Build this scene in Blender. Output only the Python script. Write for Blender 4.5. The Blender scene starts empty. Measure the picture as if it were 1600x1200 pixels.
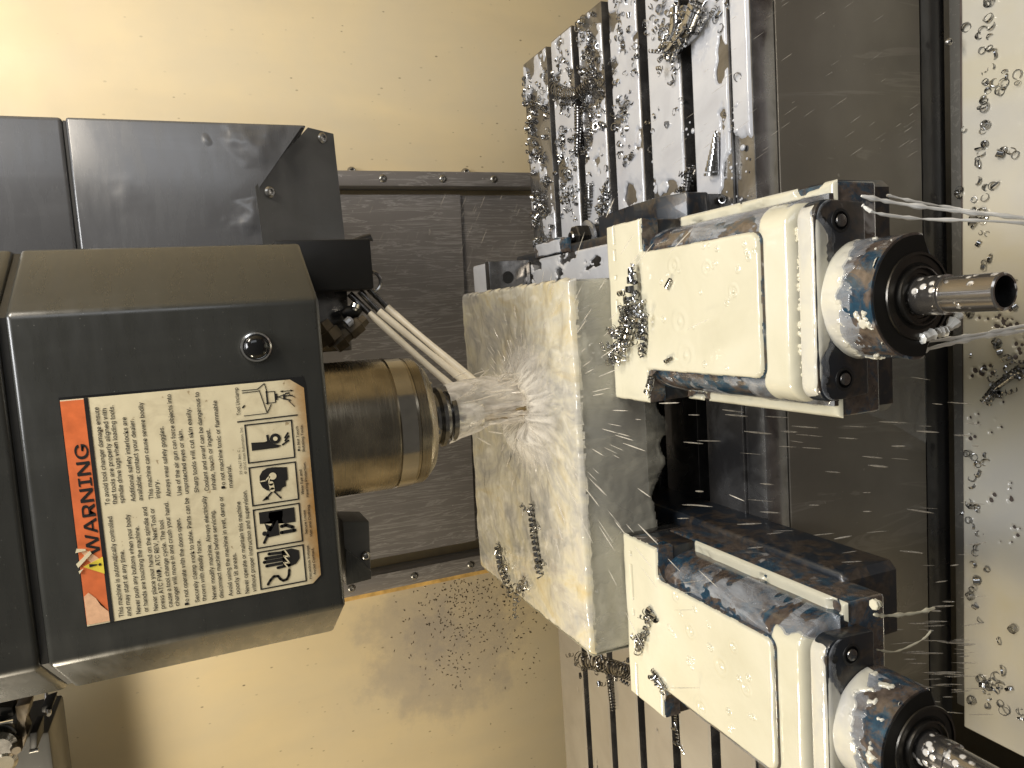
import bpy, bmesh, math, random
import numpy as np
from mathutils import Vector, Matrix
R = math.radians
scene = bpy.context.scene
COL = scene.collection
rnd = random.Random(7)

# ------------------------------------------------------------------ camera
CAM = Vector((0.048, -0.7763, 0.5016)); YAW = 0.0996; PIT = 0.3886; ROL = -0.1034; F = 1179.55
fw = Vector((-math.sin(YAW), math.cos(YAW), 0)); rt = Vector((math.cos(YAW), math.sin(YAW), 0)); up = Vector((0, 0, 1))
f2 = math.cos(PIT)*fw - math.sin(PIT)*up
u2 = math.sin(PIT)*fw + math.cos(PIT)*up
r3 = math.cos(ROL)*rt + math.sin(ROL)*u2
u3 = -math.sin(ROL)*rt + math.cos(ROL)*u2
cam = bpy.data.cameras.new('camera'); camo = bpy.data.objects.new('camera', cam); COL.objects.link(camo)
m3 = Matrix((-u3, r3, -f2)).transposed()          # the phone was held on its side: up is to the left
camo.matrix_world = Matrix.Translation(CAM) @ m3.to_4x4()
cam.sensor_width = 36; cam.lens = 36*F/1600; cam.clip_start = 0.02; cam.clip_end = 50
scene.camera = camo
scene.render.resolution_x = 1024; scene.render.resolution_y = 768

def at(x, y, axis, val):
    """point of the plane axis = val seen at photo pixel (x, y)"""
    d = f2 + (600-y)/F*r3 - (x-800)/F*u3
    i = 'XYZ'.index(axis)
    return CAM + d*((val-CAM[i])/d[i])

# ------------------------------------------------------------------ world and lamps
w = bpy.data.worlds.new('World'); scene.world = w; w.use_nodes = True
bg = w.node_tree.nodes['Background']; bg.inputs[0].default_value = (0.84, 0.80, 0.73, 1); bg.inputs[1].default_value = 0.16

def lamp(name, loc, target, size, power, col, size_y=None, spread=180):
    l = bpy.data.lights.new(name, 'AREA'); l.energy = power; l.color = col
    l.shape = 'RECTANGLE'; l.size = size; l.size_y = size_y or size; l.spread = R(spread)
    o = bpy.data.objects.new(name, l); COL.objects.link(o); o.location = loc
    o.rotation_euler = (Vector(target)-Vector(loc)).to_track_quat('-Z', 'Y').to_euler()
    return o
lamp('work_light_left', (-0.66, -0.16, 0.80), (-0.15, 0.10, 0.10), 0.30, 6.6, (1.0, 0.88, 0.68), 0.10)
lamp('work_light_right', (0.62, -0.36, 0.92), (0.22, 0.35, 0.15), 0.34, 7.0, (1.0, 0.90, 0.76), 0.12)
lamp('ceiling_light', (0.24, -0.50, 1.50), (0.05, -0.20, 0.0), 0.6, 15.0, (0.98, 0.985, 1.0), 0.4)
lamp('door_light', (0.95, -1.35, 0.75), (0.25, 0.1, 0.25), 0.5, 3.6, (0.90, 0.94, 1.0), 0.9)
scene.view_settings.view_transform = 'Standard'; scene.view_settings.look = 'None'
scene.view_settings.exposure = 0.0; scene.view_settings.gamma = 1.0

# ------------------------------------------------------------------ node helpers
def mat(name):
    m = bpy.data.materials.new(name); m.use_nodes = True
    nt = m.node_tree; b = nt.nodes['Principled BSDF']
    return m, nt, b
def node(nt, typ, **kw):
    n = nt.nodes.new(typ)
    for k, v in kw.items():
        if k.startswith('i_'):
            key = k[2:]
            n.inputs[int(key) if key.isdigit() else key.replace('_', ' ')].default_value = v
        else: setattr(n, k, v)
    return n
def L(nt, a, b): nt.links.new(a, b)
def coords(nt, scale=(1, 1, 1), rand=False, loc=(0, 0, 0)):
    tc = node(nt, 'ShaderNodeTexCoord'); mp = node(nt, 'ShaderNodeMapping')
    mp.inputs['Scale'].default_value = scale; mp.inputs['Location'].default_value = loc
    src = tc.outputs['Object']
    if rand:
        oi = node(nt, 'ShaderNodeObjectInfo'); ad = node(nt, 'ShaderNodeVectorMath', operation='ADD')
        cx = node(nt, 'ShaderNodeCombineXYZ'); mu = node(nt, 'ShaderNodeMath', operation='MULTIPLY', i_1=7.3)
        L(nt, oi.outputs['Random'], mu.inputs[0])
        for k in range(3): L(nt, mu.outputs[0], cx.inputs[k])
        L(nt, src, ad.inputs[0]); L(nt, cx.outputs[0], ad.inputs[1]); src = ad.outputs[0]
    L(nt, src, mp.inputs['Vector'])
    return mp.outputs[0]
def noise(nt, vec, scale, detail=4, rough=0.55, dist=0.0):
    n = node(nt, 'ShaderNodeTexNoise'); n.inputs['Scale'].default_value = scale; n.inputs['Detail'].default_value = detail
    n.inputs['Roughness'].default_value = rough; n.inputs['Distortion'].default_value = dist
    L(nt, vec, n.inputs['Vector']); return n.outputs['Fac']
def ramp(nt, fac, stops, interp='LINEAR'):
    r = node(nt, 'ShaderNodeValToRGB'); r.color_ramp.interpolation = interp
    e = r.color_ramp.elements
    while len(e) < len(stops): e.new(0.5)
    for k, (p, c) in enumerate(stops):
        e[k].position = p; e[k].color = (*c, 1) if len(c) == 3 else c
    L(nt, fac, r.inputs['Fac']); return r.outputs['Color']
def gray(v): return (v, v, v)
def mix(nt, fac, a, b, typ='MIX'):
    m = node(nt, 'ShaderNodeMix', data_type='RGBA', blend_type=typ)
    for s, v in ((m.inputs['Factor'], fac), (m.inputs['A'], a), (m.inputs['B'], b)):
        if isinstance(v, (int, float)): s.default_value = v
        elif isinstance(v, tuple): s.default_value = (*v, 1) if len(v) == 3 else v
        else: L(nt, v, s)
    return m.outputs['Result']
def bump(nt, b, h, strength=0.3, dist=0.001):
    n = node(nt, 'ShaderNodeBump'); n.inputs['Strength'].default_value = strength; n.inputs['Distance'].default_value = dist
    L(nt, h, n.inputs['Height']); L(nt, n.outputs[0], b.inputs['Normal'])
def simple(name, col, rough=0.4, metal=0.0, var=0.25, vs=60, bstr=0.15, coat=0.0, rv=0.12, rand=False, spec=0.5):
    m, nt, b = mat(name); v = coords(nt, rand=rand)
    n1 = noise(nt, v, vs, 6); n2 = noise(nt, v, vs*0.2, 4)
    c = ramp(nt, n1, [(0.3, tuple(x*(1-var) for x in col)), (0.7, tuple(min(1, x*(1+var)) for x in col))])
    L(nt, mix(nt, ramp(nt, n2, [(0.3, gray(0)), (0.75, gray(0.6))]), c, tuple(x*(1-var*0.6) for x in col)), b.inputs['Base Color'])
    L(nt, ramp(nt, n2, [(0.25, gray(max(0.02, rough-rv))), (0.75, gray(rough+rv))]), b.inputs['Roughness'])
    b.inputs['Metallic'].default_value = metal; b.inputs['Coat Weight'].default_value = coat
    b.inputs['Coat Roughness'].default_value = 0.08; b.inputs['Specular IOR Level'].default_value = spec
    if bstr: bump(nt, b, n1, bstr, 0.0006)
    return m

# ------------------------------------------------------------------ materials
M = {}
def head_paint(name, col, rough, blotch):
    m, nt, b = mat(name); v = coords(nt)
    n1 = noise(nt, v, 90, 6); n2 = noise(nt, v, 9, 5, 0.6); sp = node(nt, 'ShaderNodeTexVoronoi'); sp.inputs['Scale'].default_value = 160
    L(nt, v, sp.inputs['Vector'])
    c = mix(nt, ramp(nt, n2, [(0.35, gray(0)), (0.8, gray(1))]), col, tuple(x*blotch for x in col))
    c = mix(nt, ramp(nt, sp.outputs['Distance'], [(0.0, gray(0.45)), (0.07, gray(0.0))]), c, (0.35, 0.34, 0.30))
    L(nt, c, b.inputs['Base Color'])
    c = mix(nt, ramp(nt, noise(nt, coords(nt, (18, 18, 1.6)), 1.2, 6, 0.65, 0.4), [(0.52, gray(0)), (0.78, gray(0.35))]), c, tuple(x*2.2 for x in col))
    L(nt, c, b.inputs['Base Color'])
    L(nt, ramp(nt, noise(nt, coords(nt, (3, 3, 14)), 5, 5), [(0.3, gray(rough-0.06)), (0.75, gray(rough+0.14))]), b.inputs['Roughness'])
    b.inputs['Coat Weight'].default_value = 0.25; b.inputs['Coat Roughness'].default_value = 0.15
    bump(nt, b, n1, 0.06, 0.0006)
    return m
M['head'] = head_paint('charcoal_paint', (0.022, 0.0222, 0.0195), 0.28, 1.35)
M['housing'] = head_paint('charcoal_paint_lit', (0.058, 0.059, 0.062), 0.23, 1.25)  # head paint again, with its bluish reflection put into the colour
def dents(m, pts):
    nt = m.node_tree; b = nt.nodes['Principled BSDF']; tc = node(nt, 'ShaderNodeTexCoord'); prev = None
    old = b.inputs['Normal'].links[0].from_socket; h = None; nodes = []
    for rad, amp in pts:
        d = node(nt, 'ShaderNodeVectorMath', operation='DISTANCE'); wn = node(nt, 'ShaderNodeTexNoise'); wn.inputs['Scale'].default_value = 22; L(nt, tc.outputs['Object'], wn.inputs['Vector'])
        ws = node(nt, 'ShaderNodeVectorMath', operation='SCALE'); ws.inputs['Scale'].default_value = .05; L(nt, wn.outputs['Color'], ws.inputs[0])
        wa = node(nt, 'ShaderNodeVectorMath', operation='ADD'); L(nt, tc.outputs['Object'], wa.inputs[0]); L(nt, ws.outputs[0], wa.inputs[1]); L(nt, wa.outputs[0], d.inputs[0]); nodes.append(d)
        mr = node(nt, 'ShaderNodeMapRange', interpolation_type='SMOOTHSTEP', i_1=0.0, i_2=rad, i_3=-amp, i_4=0.0); L(nt, d.outputs['Value'], mr.inputs[0])
        if h is None: h = mr.outputs[0]
        else:
            a = node(nt, 'ShaderNodeMath', operation='ADD'); L(nt, h, a.inputs[0]); L(nt, mr.outputs[0], a.inputs[1]); h = a.outputs[0]
    bp_ = node(nt, 'ShaderNodeBump'); bp_.inputs['Strength'].default_value = 1.0; bp_.inputs['Distance'].default_value = 1.0
    L(nt, h, bp_.inputs['Height']); L(nt, old, bp_.inputs['Normal']); L(nt, bp_.outputs[0], b.inputs['Normal']); return nodes
DENTS = dents(M['housing'], [(0.034, -0.0045), (0.026, -0.0040), (0.010, -0.0010), (0.03, -0.0006)])
M['cap'] = head_paint('dark_grey_paint', (0.045, 0.045, 0.043), 0.38, 1.4)
M['seam'] = simple('black_seal', (0.012, 0.012, 0.011), 0.5)
M['black'] = simple('black_plastic', (0.006, 0.006, 0.006), 0.5, spec=0.25)
M['rubber'] = simple('black_rubber', (0.010, 0.010, 0.011), 0.30, coat=0.2)
M['chrome'] = simple('chrome', (0.72, 0.71, 0.68), 0.12, 1.0, var=0.1, rv=0.06)
M['screw'] = simple('screw_steel', (0.33, 0.32, 0.30), 0.28, 0.9)
M['brass'] = simple('dirty_brass', (0.080, 0.060, 0.034), 0.5, 0.3, var=0.7, bstr=.5)
M['glassblack'] = simple('black_lens', (0.006, 0.006, 0.006), 0.05, bstr=0)
M['nut_steel'] = simple('nut_steel', (0.42, 0.43, 0.45), 0.24, 0.8, var=0.3)
M['dark_steel'] = simple('dark_steel', (0.20, 0.195, 0.19), 0.22, 0.95, var=0.35, vs=120)
M['chip'] = simple('bright_chip', (0.45, 0.45, 0.45), 0.15, 1.0, var=0.25, vs=400)
M['alu'] = simple('aluminium', (0.45, 0.45, 0.425), 0.26, 0.6, var=0.08, vs=14, bstr=0.04)
M['hubface'] = simple('dark_hub_face', (0.012, 0.011, 0.009), 0.5, 0.0, spec=0.2)
M['ring'] = simple('ring_steel', (0.075, 0.070, 0.062), 0.3, 0.9)
M['ring_bright'] = simple('polished_ring', (0.40, 0.37, 0.32), 0.17, 1.0, var=0.1, rv=.05)
M['tray_steel'] = simple('tray_steel', (0.17, 0.14, 0.125), 0.2, 0.3)
M['hole'] = simple('hole_dark', (0.008, 0.008, 0.008), 0.5, bstr=0)

# spindle nose: brownish turned steel with rings round its axis
m, nt, b = mat('turned_steel'); v = coords(nt, (6, 6, 160))
n1 = noise(nt, v, 3, 4); n2 = noise(nt, coords(nt), 40, 5)
L(nt, mix(nt, ramp(nt, n2, [(0.35, gray(0)), (0.7, gray(1))]), (0.20, 0.175, 0.135), (0.34, 0.295, 0.22)), b.inputs['Base Color'])
L(nt, ramp(nt, n1, [(0.3, gray(0.20)), (0.7, gray(0.32))]), b.inputs['Roughness']); b.inputs['Metallic'].default_value = 1.0
bump(nt, b, n1, 0.12, 0.0004); M['nose'] = m

# wet ground steel of the table
m, nt, b = mat('wet_ground_steel'); v = coords(nt)
n1 = noise(nt, coords(nt, (2, 30, 30)), 14, 4); n2 = noise(nt, v, 22, 5, 0.6, 0.6)
L(nt, mix(nt, ramp(nt, n2, [(0.42, gray(0)), (0.60, gray(1))]), (0.27, 0.268, 0.270), (0.155, 0.150, 0.150)), b.inputs['Base Color'])
L(nt, ramp(nt, n2, [(0.38, gray(0.30)), (0.62, gray(0.10))]), b.inputs['Roughness']); b.inputs['Metallic'].default_value = 0.85
bump(nt, b, n1, 0.08, 0.0004); M['table'] = m
# apron and column covers: grey steel with milky runs dried along z
def runs(name, base, run, rough, metal, sx, sz, thr, dense=1.0):
    m, nt, b = mat(name)
    n1 = noise(nt, coords(nt, (sx, sx, sz)), 1.0, 5, 0.6, 1.4); n2 = noise(nt, coords(nt), 10, 5); n3 = noise(nt, coords(nt), 160, 3)
    r = ramp(nt, n1, [(thr-0.030, gray(0)), (thr-0.004, gray(dense)), (thr+0.004, gray(dense)), (thr+0.035, gray(0))])
    c = mix(nt, ramp(nt, n2, [(0.3, gray(0)), (0.7, gray(1))]), base, tuple(x*0.75 for x in base))
    c = mix(nt, r, c, run)
    c = mix(nt, ramp(nt, n3, [(0.70, gray(0)), (0.76, gray(0.5))]), c, tuple(x*1.6 for x in run))
    L(nt, c, b.inputs['Base Color']); b.inputs['Metallic'].default_value = metal
    L(nt, ramp(nt, n2, [(0.3, gray(rough-0.08)), (0.7, gray(rough+0.1))]), b.inputs['Roughness'])
    bump(nt, b, n1, 0.10, 0.001)
    return m
M['column'] = runs('column_sheet_steel', (0.22, 0.206, 0.200), (0.37, 0.36, 0.35), 0.36, 0.3, 85, 6, 0.50, 0.6)
M['apron'] = runs('apron_steel', (0.150, 0.136, 0.112), (0.19, 0.175, 0.150), 0.34, 0.3, 16, 2.2, 0.62, 0.6)
M['flange'] = runs('flange_steel', (0.15, 0.145, 0.13), (0.24, 0.23, 0.21), 0.35, 0.3, 60, 8, 0.6, 0.5)

# cream enclosure paint with stuck flecks and a soft grey patch
m, nt, b = mat('cream_enclosure_paint'); v = coords(nt)
n1 = noise(nt, v, 7, 5); n2 = noise(nt, v, 150, 3)
vo = node(nt, 'ShaderNodeTexVoronoi'); vo.inputs['Scale'].default_value = 105
wv = node(nt, 'ShaderNodeMapping'); wv.inputs['Scale'].default_value = (1, 1, 0.55); L(nt, v, wv.inputs['Vector']); L(nt, wv.outputs[0], vo.inputs['Vector'])
sel = ramp(nt, vo.outputs['Color'], [(0.55, gray(0)), (0.66, gray(1))])
speck = mix(nt, 1.0, ramp(nt, vo.outputs['Distance'], [(0.09, gray(1)), (0.17, gray(0))]), sel, 'MULTIPLY')
c = mix(nt, ramp(nt, n1, [(0.3, gray(0)), (0.75, gray(1))]), (0.70, 0.575, 0.345), (0.63, 0.525, 0.335))
run_ = noise(nt, coords(nt, (14, 14, 3.0)), 1.0, 3, 0.5, 0.3)
c = mix(nt, ramp(nt, run_, [(0.42, gray(0)), (0.80, gray(0.40))]), c, (0.50, 0.43, 0.30))
c = mix(nt, ramp(nt, noise(nt, v, 3.2, 6, 0.65, 0.5), [(0.42, gray(0)), (0.75, gray(0.6))]), c, (0.56, 0.50, 0.37))
sep = node(nt, 'ShaderNodeSeparateXYZ'); L(nt, v, sep.inputs[0])
# soft grey patch left of the column
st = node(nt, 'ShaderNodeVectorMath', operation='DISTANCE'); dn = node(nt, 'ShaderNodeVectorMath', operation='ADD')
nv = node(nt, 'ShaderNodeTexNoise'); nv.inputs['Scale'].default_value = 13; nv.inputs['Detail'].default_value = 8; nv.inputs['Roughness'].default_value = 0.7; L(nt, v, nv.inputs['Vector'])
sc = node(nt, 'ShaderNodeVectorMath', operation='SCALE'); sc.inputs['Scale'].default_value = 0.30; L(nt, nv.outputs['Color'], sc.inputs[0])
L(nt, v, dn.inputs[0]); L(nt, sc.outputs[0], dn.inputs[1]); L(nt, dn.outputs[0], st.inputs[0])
GREY_PATCH = node(nt, 'ShaderNodeCombineXYZ'); L(nt, GREY_PATCH.outputs[0], st.inputs[1])
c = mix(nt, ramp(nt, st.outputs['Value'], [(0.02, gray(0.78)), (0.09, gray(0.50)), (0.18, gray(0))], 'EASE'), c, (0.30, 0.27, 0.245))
c = mix(nt, speck, c, (0.13, 0.095, 0.05))
L(nt, c, b.inputs['Base Color'])
L(nt, ramp(nt, n1, [(0.3, gray(0.42)), (0.7, gray(0.58))]), b.inputs['Roughness'])
bump(nt, b, n2, 0.10, 0.0008); M['wall'] = m; GREY_PATCH_NODE = GREY_PATCH

m = simple('rust_streak', (0.60, 0.38, 0.12), 0.5, var=0.35, vs=70); M['ruststreak'] = m

# milky coolant
def coolant(name, c1, c2, c3, rough=0.10, sc=18, bstr=0.25, dist=0.8):
    m, nt, b = mat(name); v = coords(nt, rand=True)
    n1 = noise(nt, v, sc, 4, 0.5, dist); n2 = noise(nt, v, sc*4, 3)
    c = ramp(nt, n1, [(0.30, c2), (0.52, c1), (0.72, c3)])
    L(nt, c, b.inputs['Base Color']); b.inputs['Roughness'].default_value = rough
    b.inputs['Coat Weight'].default_value = 0.5; b.inputs['Coat Roughness'].default_value = 0.04
    bump(nt, b, n1, bstr, 0.002); return m
M['cream'] = coolant('cream_coolant', (0.575, 0.550, 0.430), (0.530, 0.505, 0.385), (0.600, 0.575, 0.465), 0.16, 11, 0.15)
M['milk'] = coolant('milk_white_coolant', (0.455, 0.47, 0.505), (0.40, 0.41, 0.445), (0.50, 0.51, 0.535), 0.10, 20, 0.3)  # bluish tint puts the table's cool reflections into the milky coolant's colour
M['traymilk'] = coolant('tray_coolant', (0.62, 0.59, 0.50), (0.55, 0.54, 0.51), (0.62, 0.57, 0.42), 0.14, 5, 0.22, 1.5)
M['hubmilk'] = coolant('hub_coolant', (0.56, 0.54, 0.455), (0.46, 0.455, 0.43), (0.59, 0.565, 0.46), 0.12, 24, 0.2)
M['jet'] = coolant('jet_coolant', (0.76, 0.70, 0.57), (0.70, 0.64, 0.52), (0.80, 0.74, 0.62), 0.2, 60, 0.1)
M['thread'] = coolant('thread_coolant', (0.82, 0.81, 0.76), (0.78, 0.77, 0.72), (0.84, 0.83, 0.79), 0.15, 60, 0.1)

# coolant racing over the block: radial streaks away from the cutter
def streaked(name, cx, cy, alpha=False):
    m, nt, b = mat(name)
    tc = node(nt, 'ShaderNodeTexCoord'); sb = node(nt, 'ShaderNodeVectorMath', operation='SUBTRACT'); sb.inputs[1].default_value = (cx, cy, 0)
    L(nt, tc.outputs['Object'], sb.inputs[0]); sp = node(nt, 'ShaderNodeSeparateXYZ'); L(nt, sb.outputs[0], sp.inputs[0])
    an = node(nt, 'ShaderNodeMath', operation='ARCTAN2'); L(nt, sp.outputs[1], an.inputs[0]); L(nt, sp.outputs[0], an.inputs[1])
    ln = node(nt, 'ShaderNodeVectorMath', operation='LENGTH'); L(nt, sb.outputs[0], ln.inputs[0])
    cb = node(nt, 'ShaderNodeCombineXYZ')
    ma = node(nt, 'ShaderNodeMath', operation='MULTIPLY', i_1=3.2); L(nt, an.outputs[0], ma.inputs[0]); L(nt, ma.outputs[0], cb.inputs[0])
    ml = node(nt, 'ShaderNodeMath', operation='MULTIPLY', i_1=16.0); L(nt, ln.outputs['Value'], ml.inputs[0]); L(nt, ml.outputs[0], cb.inputs[1])
    n1 = noise(nt, cb.outputs[0], 2.0, 4, 0.55, 1.2); n2 = noise(nt, coords(nt, (1.5, 0.8, 1)), 11, 5, 0.62, 1.2); n3 = noise(nt, coords(nt, (1, .6, 1)), 48, 2, 0.5, 0.8)
    far = ramp(nt, ln.outputs['Value'], [(0.03, gray(0.05)), (0.16, gray(0.9))])
    c1 = ramp(nt, n1, [(0.36, (0.25, 0.25, 0.245)), (0.48, (0.38, 0.375, 0.35)), (0.57, (0.50, 0.47, 0.38)), (0.70, (0.62, 0.605, 0.565))])
    c2 = ramp(nt, n2, [(0.34, (0.30, 0.295, 0.28)), (0.45, (0.43, 0.41, 0.35)), (0.55, (0.52, 0.485, 0.37)), (0.68, (0.50, 0.41, 0.22))])
    c = mix(nt, far, c1, c2)
    c = mix(nt, ramp(nt, n3, [(0.58, gray(0)), (0.70, gray(0.45))]), c, (0.66, 0.635, 0.56))
    L(nt, c, b.inputs['Base Color']); b.inputs['Roughness'].default_value = 0.14
    b.inputs['Coat Weight'].default_value = 0.6; b.inputs['Coat Roughness'].default_value = 0.05
    bp = node(nt, 'ShaderNodeBump'); bp.inputs['Strength'].default_value = 0.15; bp.inputs['Distance'].default_value = 0.003
    L(nt, n1, bp.inputs['Height']); b2 = node(nt, 'ShaderNodeBump'); b2.inputs['Strength'].default_value = 0.16; b2.inputs['Distance'].default_value = 0.003
    L(nt, n3, b2.inputs['Height']); L(nt, bp.outputs[0], b2.inputs['Normal']); L(nt, b2.outputs[0], b.inputs['Normal'])
    return m
# thin see-through coolant
def thin(name, col, a0, a1, sc=30, stretch=(1, 1, 1), rough=0.12):
    m, nt, b = mat(name); v = coords(nt, stretch)
    n1 = noise(nt, v, sc, 5, 0.6, 0.8)
    b.inputs['Base Color'].default_value = (*col, 1); b.inputs['Roughness'].default_value = rough
    b.inputs['Coat Weight'].default_value = 0.5
    L(nt, ramp(nt, n1, [(0.3, gray(a0)), (0.7, gray(a1))]), b.inputs['Alpha'])
    bump(nt, b, n1, 0.3, 0.002); return m
M['sheet'] = thin('thin_coolant_sheet', (0.46, 0.445, 0.37), 0.05, 0.8, 13, (1, 1, 0.5))
M['milkthin'] = thin('thin_milk_film', (0.36, 0.38, 0.41), 0.0, 0.85, 60, (1, 0.35, 1), 0.08)
M['tan_reflection'] = coolant('tan_wet_reflection', (0.33, 0.30, 0.25), (0.29, 0.26, 0.215), (0.36, 0.33, 0.275), 0.07, 9, 0.08)  # tan tone paints the cream wall's reflection onto the wet strips
M['spray'] = thin('coolant_spray', (0.74, 0.70, 0.62), 0.20, 0.65, 120)
M['mist'] = thin('coolant_mist', (0.76, 0.73, 0.69), 0.25, 0.95, 60, (1, 1, 0.4), 0.3)
M['film_dark'] = thin('thin_run_film', (0.34, 0.34, 0.32), 0.10, 0.55, 9, (0.6, 1, 2.0))

# vise: blue paint worn to brown iron, wet
m, nt, b = mat('worn_blue_iron'); v = coords(nt, rand=True)
n1 = noise(nt, v, 48, 8, 0.72, 0.6); n2 = noise(nt, v, 16, 4, 0.5, 0.8); n3 = noise(nt, v, 190, 4); n4 = noise(nt, v, 38, 3, 0.5, 1.2)
iron = ramp(nt, n3, [(0.3, (0.045, 0.034, 0.027)), (0.7, (0.130, 0.100, 0.080))])
blue = ramp(nt, n3, [(0.3, (0.010, 0.026, 0.048)), (0.7, (0.026, 0.070, 0.110))])
c = mix(nt, ramp(nt, n1, [(0.44, gray(0)), (0.53, gray(1))]), blue, iron)
c = mix(nt, ramp(nt, n4, [(0.64, gray(0)), (0.72, gray(0.75))]), c, (0.46, 0.45, 0.44))
L(nt, c, b.inputs['Base Color']); b.inputs['Roughness'].default_value = 0.20; b.inputs['Coat Weight'].default_value = 0.8
b.inputs['Coat Roughness'].default_value = 0.06; bump(nt, b, n1, 0.35, 0.0012); M['vise'] = m
m, nt, b = mat('dark_wet_iron'); v = coords(nt, rand=True)
n1 = noise(nt, v, 60, 6, 0.6, 0.4); n3 = noise(nt, v, 200, 4)
iron = ramp(nt, n3, [(0.3, (0.018, 0.014, 0.011)), (0.7, (0.055, 0.042, 0.032))])
c = mix(nt, ramp(nt, n1, [(0.47, gray(0)), (0.55, gray(1))]), (0.010, 0.014, 0.020), iron)
L(nt, c, b.inputs['Base Color']); b.inputs['Roughness'].default_value = 0.36; b.inputs['Coat Weight'].default_value = 0.25
bump(nt, b, n1, 0.3, 0.001); M['vise_dark'] = m
# shaft: wet steel with milk drops
m, nt, b = mat('wet_shaft_steel'); v = coords(nt, rand=True)
vo = node(nt, 'ShaderNodeTexVoronoi'); vo.inputs['Scale'].default_value = 170; L(nt, v, vo.inputs['Vector'])
n1 = noise(nt, v, 50, 4)
d = mix(nt, 1.0, ramp(nt, vo.outputs['Distance'], [(0.30, gray(1)), (0.42, gray(0))]), ramp(nt, n1, [(0.47, gray(0)), (0.54, gray(1))]), 'MULTIPLY')
L(nt, mix(nt, d, (0.34, 0.32, 0.30), (0.62, 0.60, 0.56)), b.inputs['Base Color'])
L(nt, ramp(nt, d, [(0, gray(0.92)), (1, gray(0.0))]), b.inputs['Metallic']); b.inputs['Roughness'].default_value = 0.16
bump(nt, b, d, 0.4, 0.001); M['shaft'] = m

# label paper, aged brown along its lower edge
m, nt, b = mat('label_paper'); v = coords(nt)
n1 = noise(nt, v, 60, 5); n2 = noise(nt, v, 24, 6, 0.65); sp = node(nt, 'ShaderNodeSeparateXYZ'); L(nt, v, sp.inputs[0])
LABEL_Z = node(nt, 'ShaderNodeMath', operation='SUBTRACT'); L(nt, sp.outputs[2], LABEL_Z.inputs[0])
ad = node(nt, 'ShaderNodeMath', operation='MULTIPLY_ADD', i_1=0.030); L(nt, n2, ad.inputs[0]); L(nt, LABEL_Z.outputs[0], ad.inputs[2])
c = mix(nt, ramp(nt, n1, [(0.35, gray(0)), (0.8, gray(1))]), (0.68, 0.60, 0.40), (0.60, 0.52, 0.34))
c = mix(nt, ramp(nt, ad.outputs[0], [(0.013, gray(1)), (0.019, gray(0.75)), (0.029, gray(0))]), c, (0.30, 0.15, 0.035))
c = mix(nt, ramp(nt, noise(nt, v, 34, 5, 0.7, 0.8), [(0.52, gray(0)), (0.66, gray(0.35))]), c, (0.40, 0.33, 0.20))
c = mix(nt, ramp(nt, noise(nt, v, 120, 3, 0.6), [(0.70, gray(0)), (0.74, gray(0.7))]), c, (0.22, 0.14, 0.06))
L(nt, c, b.inputs['Base Color']); b.inputs['Roughness'].default_value = 0.42; bump(nt, b, noise(nt, v, 18, 3), 0.25, 0.003); M['paper'] = m
M['orange'] = simple('faded_orange_print', (0.64, 0.150, 0.045), 0.4, var=0.2, vs=90, bstr=0.05)
M['pink'] = simple('scuffed_pink_print', (0.72, 0.42, 0.24), 0.55, var=0.2, vs=200, bstr=0.3)
M['yellow'] = simple('yellow_print', (0.70, 0.55, 0.06), 0.4, bstr=0.05)
M['ink'] = simple('black_ink', (0.012, 0.011, 0.010), 0.45, bstr=0)
M['blackedge'] = simple('label_edge_black', (0.008, 0.008, 0.008), 0.4, bstr=0)

# ------------------------------------------------------------------ object helpers
def origin(o):
    v = Vector((0, 0, 0))
    while o: v += o.location; o = o.parent
    return v
def finish(me, name, m, parent, smooth=35):
    for p in me.polygons: p.use_smooth = True
    if smooth: me.set_sharp_from_angle(angle=R(smooth))
    if m: me.materials.append(M[m] if isinstance(m, str) else m)
    o = bpy.data.objects.new(name, me); COL.objects.link(o)
    base = Vector((0, 0, 0))
    if parent: o.parent = parent; base = origin(parent)
    return o, base
def obj(name, bm, m, parent=None, smooth=35):
    bmesh.ops.recalc_face_normals(bm, faces=bm.faces[:])
    me = bpy.data.meshes.new(name); bm.to_mesh(me); bm.free()
    o, base = finish(me, name, m, parent, smooth)
    if not parent:
        n = len(me.vertices); a = np.empty(n*3); me.vertices.foreach_get('co', a); a = a.reshape(-1, 3)
        base = Vector(((a[:, 0].min()+a[:, 0].max())/2, (a[:, 1].min()+a[:, 1].max())/2, a[:, 2].min()))
        o.location = base
    me.transform(Matrix.Translation(-base))
    return o
def pyobj(name, verts, faces, m, parent=None, smooth=0):
    me = bpy.data.meshes.new(name)
    me.from_pydata([tuple(map(float, q)) for q in verts], [], [tuple(map(int, f)) for f in faces]); me.update()
    o, base = finish(me, name, m, parent, smooth)
    if not parent:
        a = np.asarray(verts, float); base = Vector(((a[:, 0].min()+a[:, 0].max())/2, (a[:, 1].min()+a[:, 1].max())/2, a[:, 2].min())); o.location = base
    me.transform(Matrix.Translation(-base)); return o
def tag(o, label=None, cat=None, group=None, kind=None):
    if label: o['label'] = label
    if cat: o['category'] = cat
    if group: o['group'] = group
    if kind: o['kind'] = kind
    return o
def thing(name, loc, label, cat, group=None):
    o = bpy.data.objects.new(name, None); COL.objects.link(o); o.location = loc; o.empty_display_size = 0.02
    return tag(o, label, cat, group)
BM = bmesh.new
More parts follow.
